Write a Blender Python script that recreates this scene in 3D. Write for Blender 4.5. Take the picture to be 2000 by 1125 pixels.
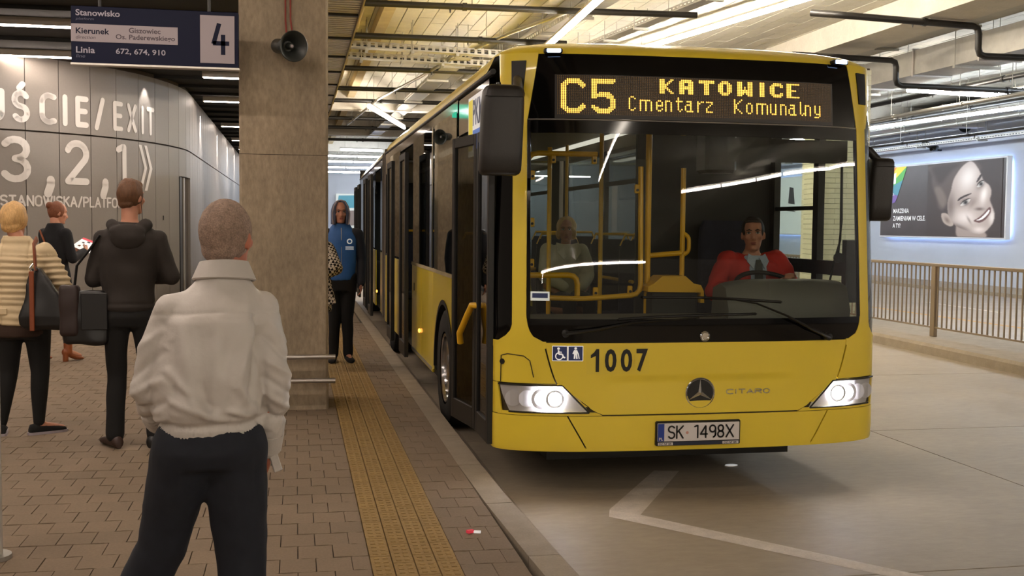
import bpy, bmesh, math, random
import numpy as np
from mathutils import Vector, Matrix
random.seed(7)
PI = math.pi
scn = bpy.context.scene
for o in list(bpy.data.objects): bpy.data.objects.remove(o)
COL = scn.collection

# ---------------------------------------------------------------- camera, world, exposure
PSI, PIT, ROLL, CZ = math.radians(11.1), math.radians(3.25), 0.009, 1.55
fw = Vector((math.sin(PSI)*math.cos(PIT), math.cos(PSI)*math.cos(PIT), -math.sin(PIT)))
rt = Vector((math.cos(PSI), -math.sin(PSI), 0)); up = rt.cross(fw)
c_, s_ = math.cos(ROLL), math.sin(ROLL)
rt, up = rt*c_+up*s_, up*c_-rt*s_
cam = bpy.data.cameras.new('camera'); camo = bpy.data.objects.new('camera', cam); COL.objects.link(camo)
cam.sensor_width = 36; cam.lens = 2160/2000*36; cam.clip_end = 300; cam.clip_start = .05
camo.matrix_world = Matrix(((rt.x, up.x, -fw.x, 0), (rt.y, up.y, -fw.y, 0), (rt.z, up.z, -fw.z, CZ), (0, 0, 0, 1)))
scn.camera = camo
w = bpy.data.worlds.new('world'); scn.world = w; w.use_nodes = True
w.node_tree.nodes['Background'].inputs[0].default_value = (1.0, .80, .60, 1)
w.node_tree.nodes['Background'].inputs[1].default_value = .07
vs = scn.view_settings; vs.view_transform = 'Standard'; vs.look = 'None'; vs.gamma = 1; vs.use_curve_mapping = False
vs.exposure = 1.9
TUBE_COL = (1.0, .885, .745)      # fluorescent light, as the warm white balance renders it
TUBE_E = 32.0

# ---------------------------------------------------------------- helpers
def lin(c):
    return tuple((x/12.92 if x <= .04045 else ((x+.055)/1.055)**2.4) for x in c)
def mat(name, col, rough=.5, metal=0., noise=None, bump=None, emis=None, es=0., coat=0., rnd=0., stretch=(1, 1, 1), noise2=None, spec=.5, ecol=None):
    m = bpy.data.materials.new(name); m.use_nodes = True; nt = m.node_tree; N = nt.nodes; L = nt.links
    b = N['Principled BSDF']; c = lin(col)
    b.inputs['Base Color'].default_value = (*c, 1); b.inputs['Roughness'].default_value = rough
    b.inputs['Metallic'].default_value = metal; b.inputs['Specular IOR Level'].default_value = spec
    if coat: b.inputs['Coat Weight'].default_value = coat; b.inputs['Coat Roughness'].default_value = .06
    if es:
        b.inputs['Emission Color'].default_value = (*(ecol or c), 1); b.inputs['Emission Strength'].default_value = es
    if noise or bump or rnd or noise2:
        g = N.new('ShaderNodeNewGeometry'); mp = N.new('ShaderNodeMapping'); mp.inputs['Scale'].default_value = stretch
        L.new(g.outputs['Position'], mp.inputs['Vector']); cur = None
        def mulc(fac_out, lo, hi):
            nonlocal cur
            r = N.new('ShaderNodeMapRange'); r.inputs['To Min'].default_value = lo; r.inputs['To Max'].default_value = hi
            L.new(fac_out, r.inputs['Value'])
            if cur is None: cur = r.outputs[0]
            else:
                q = N.new('ShaderNodeMath'); q.operation = 'MULTIPLY'; L.new(cur, q.inputs[0]); L.new(r.outputs[0], q.inputs[1]); cur = q.outputs[0]
        for nn in (noise, noise2):
            if nn:
                t = N.new('ShaderNodeTexNoise'); t.inputs['Scale'].default_value = nn[0]; t.inputs['Detail'].default_value = 6
                t.inputs['Roughness'].default_value = .6
                L.new(mp.outputs[0], t.inputs['Vector']); r = N.new('ShaderNodeMapRange'); r.inputs['From Min'].default_value = .3; r.inputs['From Max'].default_value = .7
                L.new(t.outputs['Fac'], r.inputs['Value']); mulc(r.outputs[0], 1-nn[1], 1+nn[1])
        if rnd:
            oi = N.new('ShaderNodeObjectInfo'); ad = N.new('ShaderNodeMath'); ad.operation = 'ADD'
            L.new(oi.outputs['Random'], ad.inputs[0]); L.new(g.outputs['Random Per Island'], ad.inputs[1])
            fr = N.new('ShaderNodeMath'); fr.operation = 'FRACT'; L.new(ad.outputs[0], fr.inputs[0]); mulc(fr.outputs[0], 1-rnd, 1+rnd)
        if cur is not None:
            v = N.new('ShaderNodeVectorMath'); v.operation = 'SCALE'; v.inputs[0].default_value = c; L.new(cur, v.inputs['Scale'])
            L.new(v.outputs[0], b.inputs['Base Color'])
        if bump:
            t = N.new('ShaderNodeTexNoise'); t.inputs['Scale'].default_value = bump[0]; t.inputs['Detail'].default_value = 4
            L.new(mp.outputs[0], t.inputs['Vector']); bp = N.new('ShaderNodeBump'); bp.inputs['Strength'].default_value = bump[1]
            bp.inputs['Distance'].default_value = bump[2] if len(bump) > 2 else .01
            L.new(t.outputs['Fac'], bp.inputs['Height']); L.new(bp.outputs[0], b.inputs['Normal'])
    return m
def emit(name, col, s):
    m = bpy.data.materials.new(name); m.use_nodes = True; nt = m.node_tree; nt.nodes.clear()
    e = nt.nodes.new('ShaderNodeEmission'); e.inputs[0].default_value = (*col, 1); e.inputs[1].default_value = s
    o = nt.nodes.new('ShaderNodeOutputMaterial'); nt.links.new(e.outputs[0], o.inputs[0]); return m
def glass(name, tint, ior=1.5, rough=0.01):
    m = bpy.data.materials.new(name); m.use_nodes = True; nt = m.node_tree; nt.nodes.clear(); N = nt.nodes; L = nt.links
    t = N.new('ShaderNodeBsdfTransparent'); t.inputs[0].default_value = (*tint, 1)
    g = N.new('ShaderNodeBsdfGlossy'); g.inputs['Roughness'].default_value = rough
    f = N.new('ShaderNodeFresnel'); gg = N.new('ShaderNodeNewGeometry'); mr = N.new('ShaderNodeMapRange')
    mr.inputs['To Min'].default_value = ior; mr.inputs['To Max'].default_value = 1/ior; L.new(gg.outputs['Backfacing'], mr.inputs['Value']); L.new(mr.outputs[0], f.inputs[0])   # same reflectance from both sides
    mx = N.new('ShaderNodeMixShader'); o = N.new('ShaderNodeOutputMaterial')
    L.new(f.outputs[0], mx.inputs[0]); L.new(t.outputs[0], mx.inputs[1]); L.new(g.outputs[0], mx.inputs[2]); L.new(mx.outputs[0], o.inputs[0]); return m

def rot(ax, a):
    return Matrix.Rotation(a, 3, ax)
class MB:
    def __init__(s): s.v = []; s.f = []
    def add(s, vs, fs):
        n = len(s.v); s.v += [tuple(p) for p in vs]; s.f += [tuple(i+n for i in f) for f in fs]; return s
    def box(s, x0, x1, y0, y1, z0, z1):
        vs = [(x0, y0, z0), (x1, y0, z0), (x1, y1, z0), (x0, y1, z0), (x0, y0, z1), (x1, y0, z1), (x1, y1, z1), (x0, y1, z1)]
        return s.add(vs, [(0, 3, 2, 1), (4, 5, 6, 7), (0, 1, 5, 4), (1, 2, 6, 5), (2, 3, 7, 6), (3, 0, 4, 7)])
    def obox(s, c, d, R=None):
        R = R or Matrix.Identity(3); c = Vector(c); vs = []
        for z in (-1, 1):
            for x, y in ((-1, -1), (1, -1), (1, 1), (-1, 1)): vs.append(c+R@Vector((x*d[0]/2, y*d[1]/2, z*d[2]/2)))
        return s.add(vs, [(0, 3, 2, 1), (4, 5, 6, 7), (0, 1, 5, 4), (1, 2, 6, 5), (2, 3, 7, 6), (3, 0, 4, 7)])
    def tube(s, pts, r, n=8, cap=True, flat=1.):
        pts = [Vector(p) for p in pts]; k = len(pts); rs = list(r) if hasattr(r, '__len__') else [r]*k
        rings = []; nrm = None
        for i, p in enumerate(pts):
            t = (pts[min(i+1, k-1)]-pts[max(i-1, 0)]).normalized()
            if nrm is None:
                a = Vector((0, 0, 1)) if abs(t.z) < .9 else Vector((1, 0, 0)); nrm = (a-t*a.dot(t)).normalized()
            else: nrm = (nrm-t*nrm.dot(t)).normalized()
            b = t.cross(nrm)
            rings.append([p+nrm*(math.cos(2*PI*j/n)*rs[i]*flat)+b*(math.sin(2*PI*j/n)*rs[i]) for j in range(n)])
        return s.loft(rings, cap)
    def loft(s, rings, cap=True, closed=True):
        n = len(rings[0]); vs = [p for r in rings for p in r]; fs = []
        for i in range(len(rings)-1):
            for j in range(n if closed else n-1):
                a = i*n+j; b = i*n+(j+1) % n; fs.append((a, b, b+n, a+n))
        if cap and closed: fs.append(tuple(reversed(range(n)))); fs.append(tuple(range(len(vs)-n, len(vs))))
        return s.add(vs, fs)
    def capsule(s, a, b, ra, rb, n=12):
        a = Vector(a); b = Vector(b); d = (b-a); l = d.length; d = d/l if l > 1e-6 else Vector((0, 0, 1))
        pts = []; rs = []
        for q in (-.98, -.8, -.45, 0): pts.append(a+d*ra*q); rs.append(ra*math.sqrt(1-q*q))
        for q in (0, .45, .8, .98): pts.append(b+d*rb*q); rs.append(rb*math.sqrt(1-q*q))
        return s.tube(pts, rs, n)
    def ell(s, c, r, R=None, nu=14, nv=9):
        c = Vector(c); R = R or Matrix.Identity(3); rings = []
        for i in range(nv+1):
            th = -PI/2+PI*(i+.02)/(nv+.04); ring = []
            for j in range(nu):
                ph = 2*PI*j/nu; ring.append(c+R@Vector((r[0]*math.cos(th)*math.cos(ph), r[1]*math.cos(th)*math.sin(ph), r[2]*math.sin(th))))
            rings.append(ring)
        return s.loft(rings)
    def lathe(s, prof, o, ax, n=24):
        o = Vector(o); ax = Vector(ax).normalized(); a = Vector((0, 0, 1)) if abs(ax.z) < .9 else Vector((1, 0, 0)); u = (a-ax*a.dot(ax)).normalized(); v = ax.cross(u)
        return s.loft([[o+ax*h+u*(math.cos(2*PI*j/n)*r)+v*(math.sin(2*PI*j/n)*r) for j in range(n)] for r, h in prof])
    def prism(s, poly, fn, d0, d1):
        n = len(poly); vs = [fn(u, v, d0) for u, v in poly]+[fn(u, v, d1) for u, v in poly]
        return s.add(vs, [tuple(reversed(range(n))), tuple(range(n, 2*n))]+[(i, (i+1) % n, (i+1) % n+n, i+n) for i in range(n)])
    def xf(s, M_):
        s.v = [tuple(M_@Vector(p)) for p in s.v]; return s
    def mesh(s, name, smooth=False):
        me = bpy.data.meshes.new(name); me.from_pydata(s.v, [], s.f)
        bm = bmesh.new(); bm.from_mesh(me); bmesh.ops.recalc_face_normals(bm, faces=bm.faces); bm.to_mesh(me); bm.free()
        if smooth:
            me.polygons.foreach_set('use_smooth', [True]*len(me.polygons))
            if smooth is not True: me.set_sharp_from_angle(angle=math.radians(smooth))
        return me
    def build(s, name, m, parent=None, smooth=False, bevel=0, seg=1, **k):
        me = s.mesh(name, smooth); me.materials.append(m)
        return link(name, me, parent, bevel=bevel, seg=seg, **k)
def link(name, me, parent=None, loc=(0, 0, 0), rotz=0, bevel=0, seg=1, label=None, cat=None, group=None, kind=None):
    o = bpy.data.objects.new(name, me); COL.objects.link(o); o.parent = parent; o.location = loc; o.rotation_euler = (0, 0, rotz)
    if bevel:
        b = o.modifiers.new('bevel', 'BEVEL'); b.width = bevel; b.segments = seg; b.limit_method = 'ANGLE'
    if label: o['label'] = label
    if cat: o['category'] = cat
    if group: o['group'] = group
    if kind: o['kind'] = kind
    return o
def thing(name, label, cat, loc=(0, 0, 0), rotz=0, group=None):
    return link(name, None, None, loc, rotz, label=label, cat=cat, group=group)

def text_mb(txt, x0, x1, z0, z1, fn, bold=0., shear=0., keep=None):
    cu = bpy.data.curves.new('t', 'FONT'); cu.body = txt; cu.size = 1; cu.offset = bold; cu.shear = shear; cu.resolution_u = 3
    o = bpy.data.objects.new('t', cu); COL.objects.link(o); dg = bpy.context.evaluated_depsgraph_get(); dg.update()
    me = bpy.data.meshes.new_from_object(o.evaluated_get(dg)); vs = [v.co.copy() for v in me.vertices]; fs = [tuple(p.vertices) for p in me.polygons]
    bpy.data.objects.remove(o); bpy.data.curves.remove(cu); bpy.data.meshes.remove(me)
    a = min(v.x for v in vs); b = max(v.x for v in vs); c = min(v.y for v in vs); d = max(v.y for v in vs)
    mb = MB(); mb.add([fn(x0+(v.x-a)/(b-a)*(x1-x0), z0+(v.y-c)/(d-c)*(z1-z0), 0) for v in vs], fs); return mb

# stroke lettering: round-ended strokes in a unit box (width w, height 1)
def arc(cx, cy, rx, ry, a0, a1, n=9):
    return [(cx+rx*math.cos(math.radians(a0+(a1-a0)*i/n)), cy+ry*math.sin(math.radians(a0+(a1-a0)*i/n))) for i in range(n+1)]
G = {
 'W': (.8, [[(0, 1), (.2, 0), (.4, .8), (.6, 0), (.8, 1)]]), 'Y': (.6, [[(0, 1), (.3, .5), (.6, 1)], [(.3, .5), (.3, 0)]]),
 'J': (.45, [[(.1, 1), (.45, 1), (.45, .25)]+arc(.22, .25, .23, .25, 0, -120)]),
 'O': (.6, [arc(.3, .7, .3, .3, 0, 180)+arc(.3, .3, .3, .3, 180, 360)+[(.6, .7)]]),
 'S': (.55, [arc(.28, .75, .27, .25, 30, 270)+arc(.28, .25, .27, .25, 90, -150)]),
 'Ś': (.55, [arc(.28, .75, .27, .25, 30, 270)+arc(.28, .25, .27, .25, 90, -150), [(.22, 1.17), (.36, 1.32)]]),
 'C': (.5, [[(.5, .95)]+arc(.28, .72, .28, .28, 60, 180)+arc(.28, .28, .28, .28, 180, 300)+[(.5, .05)]]),
 'I': (0.02, [[(.01, 0), (.01, 1)]]), 'E': (.45, [[(.45, 1), (0, 1), (0, 0), (.45, 0)], [(0, .52), (.4, .52)]]),
 '/': (.35, [[(0, -.05), (.35, 1.05)]]), 'X': (.55, [[(0, 1), (.55, 0)], [(.55, 1), (0, 0)]]), 'T': (.5, [[(0, 1), (.5, 1)], [(.25, 1), (.25, 0)]]),
 'A': (.6, [[(0, 0), (.3, 1), (.6, 0)], [(.1, .33), (.5, .33)]]), 'N': (.55, [[(0, 0), (0, 1), (.55, 0), (.55, 1)]]),
 'K': (.5, [[(0, 0), (0, 1)], [(.5, 1), (0, .45)], [(.15, .6), (.5, 0)]]), 'P': (.5, [[(0, 0), (0, 1), (.25, 1)]+arc(.25, .73, .25, .27, 90, -90)+[(0, .46)]]),
 'L': (.4, [[(0, 1), (0, 0), (.4, 0)]]), 'F': (.42, [[(0, 0), (0, 1), (.42, 1)], [(0, .52), (.38, .52)]]),
 'R': (.5, [[(0, 0), (0, 1), (.25, 1)]+arc(.25, .74, .25, .26, 90, -90)+[(0, .48)], [(.28, .48), (.5, 0)]]), 'M': (.7, [[(0, 0), (0, 1), (.35, .4), (.7, 1), (.7, 0)]]),
 '3': (.55, [arc(.26, .76, .28, .24, 150, -90)+arc(.26, .26, .3, .26, 90, -150)]), '2': (.55, [arc(.27, .72, .28, .28, 160, -30)+[(0, 0), (.55, 0)]]),
 '1': (.3, [[(0, .93), (.18, 1), (.26, 1), (.26, 0)]]), ',': (.14, [[(.1, .06), (.1, -.04), (.02, -.2)]]),
 '»': (.6, [[(0, 1), (.28, .5), (0, 0)], [(.28, 1), (.56, .5), (.28, 0)]]),
 '4': (.55, [[(.42, 0), (.42, .95), (.4, .95), (0, .28), (.55, .28)]]), '9': (.5, [arc(.25, .72, .25, .28, 0, 360, 16), [(.5, .72)]+arc(.25, .3, .25, .3, 0, -70)]),
 '8': (.5, [arc(.25, .75, .22, .25, -90, 270, 16), arc(.25, .25, .25, .25, 90, 450, 16)]), ' ': (.25, []),
 '0': (.5, [arc(.25, .72, .25, .28, 0, 180)+arc(.25, .28, .25, .28, 180, 360)+[(.5, .72)]]), '7': (.5, [[(0, 1), (.5, 1), (.18, 0)]]),
}
def stroke_mb(mb, ch, x0, w, z0, h, r, fn, gw=None):
    """glyph ch into the box x0..x0+w, z0..z0+h; stroke half width r"""
    gwid, polys = G[ch]; gwid = max(gwid, .02)
    sx = w/gwid if gwid > .05 else 1
    for pl in polys:
        pts = []
        for (u, v) in pl:
            q = Vector((x0+u*sx if gwid > .05 else x0+w/2, z0+v*h))
            if not pts or (q-pts[-1]).length > 1e-5: pts.append(q)
        # subdivide so that strokes follow curved walls
        fine = [pts[0]]
        for a, b in zip(pts, pts[1:]):
            k = max(1, int((b-a).length/max(h*.25, .05)))
            for i in range(1, k+1): fine.append(a.lerp(b, i/k))
        for i, (a, b) in enumerate(zip(fine, fine[1:])):
            d = (b-a).normalized(); n = Vector((-d.y, d.x))*r
            mb.add([fn(*(a+n), 0), fn(*(b+n), 0), fn(*(b-n), 0), fn(*(a-n), 0)], [(0, 1, 2, 3)])
        for p in fine:
            mb.add([fn(p.x+r*math.cos(2*PI*j/10), p.y+r*math.sin(2*PI*j/10), 0.0003) for j in range(10)], [tuple(range(10))])

# ---------------------------------------------------------------- materials
M_ = {}
M_['joint'] = mat('joint_dark', (.24, .20, .165), .95)
M_['paver'] = mat('paver_concrete', (.49, .425, .35), .9, noise=(1.3, .10), noise2=(70, .10), bump=(120, .3, .003), rnd=.05)
M_['tactile'] = mat('tactile_concrete', (.58, .475, .29), .85, noise=(9, .10), noise2=(60, .14), bump=(45, .9, .008), rnd=.06)
M_['kerb'] = mat('kerb_concrete', (.58, .53, .46), .8, noise=(6, .12), noise2=(90, .10), bump=(100, .3, .004), rnd=.05)
M_['road'] = mat('road_concrete', (.61, .56, .485), .6, noise=(.8, .10), noise2=(14, .08), bump=(60, .25, .006), stretch=(.6, 1.6, 1), rnd=.035)
M_['road2'] = mat('far_road_concrete', (.60, .55, .50), .6, noise=(.8, .12), noise2=(14, .08), stretch=(.5, 1.8, 1))
M_['paint'] = mat('road_paint', (.78, .74, .69), .7, noise=(12, .12), noise2=(80, .1))
M_['ypaint'] = mat('yellow_road_paint', (.72, .55, .28), .7, noise=(3, .2))
M_['column'] = mat('cast_concrete', (.60, .54, .455), .85, noise=(2.2, .17), noise2=(26, .20), bump=(60, .6, .008), stretch=(1.2, 1.2, .5))
M_['wpanel'] = mat('wall_panel_metal', (.47, .445, .42), .5, .1, noise=(40, .03), rnd=.02)
M_['letter'] = mat('letter_white', (.76, .74, .72), .55)
M_['blackceil'] = mat('ceiling_black', (.05, .05, .05), .8)
M_['block'] = mat('ceiling_block', (.74, .725, .68), .9, noise=(5, .08), noise2=(45, .08), bump=(60, .3, .006), rnd=.05)
M_['beam'] = mat('beam_concrete', (.74, .72, .68), .85, noise=(2, .1), noise2=(30, .06))
M_['ochre'] = mat('rib_concrete', (.66, .60, .47), .9, noise=(4, .12))
M_['rwall'] = mat('right_wall_render', (.74, .76, .80), .9, noise=(.5, .05))
M_['brick'] = mat('white_brick', (.78, .78, .70), .85, noise=(6, .06), rnd=.05)
M_['pipe'] = mat('pipe_black', (.10, .09, .08), .45, noise=(8, .2))
M_['galv'] = mat('galvanised_steel', (.66, .65, .62), .42, .75, noise=(5, .1))
M_['slat'] = mat('ceiling_slat_metal', (.80, .77, .74), .4, .5)
M_['steel'] = mat('brushed_steel', (.74, .72, .70), .32, .9)
M_['chrome'] = mat('chrome', (.85, .85, .85), .12, 1.)
M_['rail'] = mat('railing_steel', (.60, .54, .47), .42, .7)
M_['horn'] = mat('horn_grey', (.17, .18, .17), .45)
M_['red'] = mat('red_conduit', (.55, .18, .12), .5)
M_['navy'] = mat('sign_navy', (.045, .065, .17), .6, spec=.2)
M_['signw'] = mat('sign_white', (.60, .56, .58), .5)
M_['yellow'] = mat('bus_yellow', (.92, .815, .235), .3, coat=.5, noise=(3, .015))
M_['seam'] = mat('seam_dark', (.20, .16, .03), .6)
M_['black'] = mat('black_gloss', (.035, .03, .03), .08, spec=.3)
M_['mblack'] = mat('black_plastic', (.07, .065, .06), .5)
M_['rubber'] = mat('rubber', (.055, .05, .045), .75, bump=(60, .3, .004))
M_['mirrorcase'] = mat('mirror_case', (.125, .11, .10), .42, bump=(220, .35, .002))
M_['dash'] = mat('dashboard_grey', (.40, .395, .38), .55, bump=(90, .2, .003))
M_['inner'] = mat('bus_lining_grey', (.58, .57, .55), .7)
M_['innerd'] = mat('bus_lining_dark', (.16, .16, .16), .7)
M_['seat'] = mat('seat_moquette', (.16, .17, .24), .9, noise=(30, .2))
M_['pole'] = mat('handrail_yellow', (.86, .66, .10), .3)
M_['wind'] = glass('windscreen_glass', (.80, .84, .78), 1.5)
M_['side'] = glass('side_window_glass', (.42, .43, .40), 1.9)
M_['rside'] = glass('right_window_glass', (.72, .75, .74), 1.5)
M_['clear'] = glass('clear_glass', (.93, .95, .93), 1.45)
M_['lens'] = glass('lamp_lens', (.95, .95, .95), 1.5, .05)
M_['bellows'] = mat('bellows_fabric', (.36, .33, .30), .85)
M_['tube'] = emit('tube_light', TUBE_COL, TUBE_E)
M_['tubefar'] = emit('tube_light_far', (.86, .92, 1.0), 16)
M_['tubeb'] = emit('tube_light_cool', (.80, .90, 1.0), TUBE_E)
M_['tubedim'] = emit('tube_light_platform', (1, .83, .70), 14)
M_['fix'] = mat('fixture_white', (.70, .68, .65), .5)
M_['head'] = emit('headlamp', (1., .96, 1.), 32)
M_['marker'] = emit('marker_lamp', (.40, .60, 1.), 2.2)
M_['amber'] = emit('led_amber', (1., .46, .07), .80)
M_['amberoff'] = emit('led_amber_idle', (1., .5, .12), .05)
M_['refl'] = mat('reflector_metal', (.75, .75, .76), .18, 1.)
M_['lampback'] = mat('lamp_housing_silver', (.82, .82, .84), .3, .4)
M_['orange'] = emit('side_lamp', (1., .30, .05), 1.2)
M_['skin'] = mat('skin', (.72, .50, .40), .55)
M_['skinred'] = mat('skin_ruddy', (.72, .44, .34), .55)
M_['blackcloth'] = mat('black_cloth', (.055, .05, .05), .9, noise=(60, .1))

# ---------------------------------------------------------------- light fixtures
def tube_light(a, b, label, group=None, r=.028, m='tube', box=True, hang=None, name='tube_light'):
    a = Vector(a); b = Vector(b); t = thing(name, label, 'light', a, 0, group); d = b-a; n = max(1, round(d.length/1.55)) if d.length > 3 else 1
    for i in range(n):
        p, q = d*(i/n)+d.normalized()*.03, d*((i+1)/n)-d.normalized()*.03
        MB().tube([p, q], r, 8).build('lamp_tube', M_[m], t)
    if box:
        u = d.normalized(); s = u.cross(Vector((0, 0, 1))).normalized(); R = Matrix((u, s, Vector((0, 0, 1)))).transposed()
        MB().obox(d/2+Vector((0, 0, r+.035)), (d.length, .06, .03), R).build('housing', M_['fix'], t)
    if hang:
        for q in (.12, .88): MB().tube([d*q+Vector((0, 0, .05)), d*q+Vector((0, 0, hang-a.z+.03))], .006, 5).build('hanger_rod', M_['galv'], t)
    return t

# ================================================================= STRUCTURE
# ---- platform and road
fl = MB().box(-9, 1.03, -24, 75, -.30, -.022).build('floor', M_['joint'], kind='structure', label='platform of wavy concrete paving blocks')
far_p = MB().box(-9, 1.0, 17.5, 75, -.022, 0).build('paving_beyond', M_['paver'], fl)
near_p = MB().box(-9, 1.0, -24, 3.9, -.022, 0).build('paving_behind', M_['paver'], fl)
BX, BY = .163, .205
def paver_poly():
    g = .0022; p = []; n = 6
    for i in range(n+1): u = i/n; p.append((g+u*(BX-2*g), g+.0045*math.sin(2*PI*u)))
    for i in range(n, -1, -1): u = i/n; p.append((g+u*(BX-2*g), BY-g+.0045*math.sin(2*PI*u)))
    return p
pp = paver_poly()
def block_into(mb, ox, oy, dz=0.):
    n = len(pp); k = len(mb.v)
    mb.v += [(ox+x, oy+y, dz) for x, y in pp]+[(ox+x+(.004 if x < BX/2 else -.004)*0, oy+y, -.022) for x, y in pp]
    mb.f += [tuple(range(k, k+n))]+[(k+i, k+(i+1) % n, k+(i+1) % n+n, k+i+n) for i in range(n)][::1]
one = MB(); block_into(one, 0, 0); paver_me = one.mesh('paver'); paver_me.materials.append(M_['paver'])
cells = []
TX0, TX1 = .335, .735
RW = (1.03-TX1)/2
for j in range(int((17.5-3.9)/BY)):
    y = 3.9+j*BY; odd = j % 2
    x = TX0
    if odd: x -= BX/2; cells.append((x, y, .5))
    while x > -5.5: x -= BX; cells.append((x, y, 1.))
    if odd:
        q = RW/BX; cells += [(TX1, y, q/2), (TX1+RW/2, y, q), (TX1+RW*1.5, y, q/2)]
    else: cells += [(TX1, y, RW/BX), (TX1+RW, y, RW/BX)]
def vis(x, y):
    d = x*math.sin(PSI)+y*math.cos(PSI); r = x*math.cos(PSI)-y*math.sin(PSI)
    px = 1000+2160*r/d; py = 437+2160*1.55/d
    return -20 < px < 1200 and py < 1150
cells.sort(key=lambda c: (not vis(c[0], c[1]), c[0]**2+c[1]**2))
rest = MB()
for k, (x, y, q) in enumerate(cells):
    if k < 300: o = link('paver', paver_me, fl, (x, y, random.uniform(-.002, .0012))); o.scale = (q, 1, 1)
    else:
        n0 = len(rest.v); block_into(rest, 0, y, random.uniform(-.002, .0012)); rest.v[n0:] = [(v[0]*q+x, v[1], v[2]) for v in rest.v[n0:]]
rest.build('paving_blocks', M_['paver'], fl, kind='stuff')
# tactile strip
tm = MB()
tw, tl = (TX1-TX0)/4, .30
tm.box(.003, tw-.003, .003, tl-.003, -.022, .002)
for q in range(5):
    for u in (.3, .7): tm.box(tw*u-.012, tw*u+.012, .03+q*.056, .055+q*.056, .002, .0045)
tac_me = tm.mesh('tactile_tile'); tac_me.materials.append(M_['tactile'])
for i in range(4):
    for j in range(46):
        if i*0+j*tl+3.9 > 17.5: continue
        link('tactile_tile', tac_me, fl, (TX0+i*tw, 3.9+j*tl-(i % 2)*.11, 0))
MB().box(TX0, TX1, 17.5, 60, -.02, .003).build('tactile_beyond', M_['tactile'], fl)
# kerb stones along the platform (they swing out a little near the camera)
def kx(y): return 1.20+(.0 if y > 6.6 else .022*(6.6-y)**1.35)
kr = thing('platform_kerb', 'pale concrete kerb along the platform edge beside the bus', 'kerb')
y = -4.
for j in range(48):
    y0, y1 = y+.004, y+.996; a0, a1 = kx(y0), kx(y1)
    mb = MB(); prof = lambda x: [(-.17, -.30), (0, -.30), (0, -.03), (-.022, 0), (-.17, 0)]
    mb.loft([[Vector((a+px_, yy, pz)) for px_, pz in prof(0)] for a, yy in ((a0, y0), (a1, y1))]).build('kerb_stone', M_['kerb'], kr, smooth=20)
    y += 1.
mb = MB(); mb.loft([[Vector((kx(q)+px_, q, pz)) for px_, pz in ((-.01, -.30), (.115, -.30), (.115, -.148), (.10, -.142), (-.01, -.138))] for q in [0, 1, 2, 3, 4, 4.5, 5, 5.5, 6, 6.6, 8, 44]]).build('gutter_strip', M_['kerb'], kr, smooth=20)
# road slabs
rd = MB().box(1.19, 19.9, -24, 75, -.5, -.175).build('floor_road', M_['joint'], kind='structure', label='concrete bus lane')
xs = [1.19, 4.745, 8.6]; ys = [-24, -20, -16, -12, -8, -3.6, .5, 4.91, 8.47, 11.7, 15.6, 19.5, 23.5, 28, 33, 40, 50, 75]
for xa, xb in zip(xs, xs[1:]):
    for ya, yb in zip(ys, ys[1:]): MB().box(xa+.005, xb-.005, ya+.006, yb-.006, -.2, -.15).build('road_slab', M_['road'], rd)
MB().box(9.9, 19.9, -24, 75, -.2, -.152).build('far_lane', M_['road2'], rd)
def strip(pts, wdt, z, m, name, parent):
    pts = [Vector((*p, 0)) for p in pts]; L_ = []; 
    for i, p in enumerate(pts):
        a = pts[max(i-1, 0)]; b = pts[min(i+1, len(pts)-1)]; d = (b-a).normalized(); n = Vector((-d.y, d.x, 0))
        k = 1.
        L_.append((p+n*wdt/2*k, p-n*wdt/2*k))
    mb = MB(); mb.add([Vector((q.x, q.y, z)) for pr in L_ for q in pr], [(2*i, 2*i+1, 2*i+3, 2*i+2) for i in range(len(L_)-1)]); return mb.build(name, m, parent)
def poly_flat(pts, z, m, name, parent): return MB().add([(x, y, z) for x, y in pts], [tuple(range(len(pts)))]).build(name, m, parent)
mk = thing('road_marking', 'worn pale angular line painted on the road in front of the bus', 'road marking', (0, 0, -.149))
poly_flat([(1.85, 6.32), (1.80, 6.16), (3.05, 4.62), (3.2, 4.62), (1.995, 6.17)], 0, M_['paint'], 'painted_line', mk)
poly_flat([(1.85, 6.32), (1.995, 6.17), (2.62, 7.25), (2.45, 7.29)], .0003, M_['paint'], 'painted_line', mk)
# island with kerb and railing
isl_k = [(8.15, -24), (8.2, 8), (8.32, 11.4), (8.47, 15.1), (8.6, 20), (8.7, 40)]
MB().loft([[Vector((x+a, y_, z)) for a, z in ((0, -.3), (0, -.04), (.03, 0), (.16, 0), (.16, -.3))] for x, y_ in isl_k]).build('island_kerb', M_['kerb'], rd, smooth=20)
MB().loft([[Vector((x, y_, -.3)), Vector((x, y_, -.002)), Vector((9.95, y_, -.002)), Vector((9.95, y_, -.3))] for x, y_ in [(a+.165, b) for a, b in isl_k]]).build('island_paving', M_['kerb'], rd)
strip([(12.6, 8), (12.35, 17.1), (12.25, 22), (12.2, 40)], .13, -.150, M_['ypaint'], 'painted_line', rd)
for ya in (14, 20.3, 26, 32): strip([(14.2, ya), (14.4, ya+3)], .1, -.150, M_['paint'], 'painted_line', rd)
MB().box(17.6, 19.9, -24, 75, -.3, -.06).build('far_pavement', M_['kerb'], rd)
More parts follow.
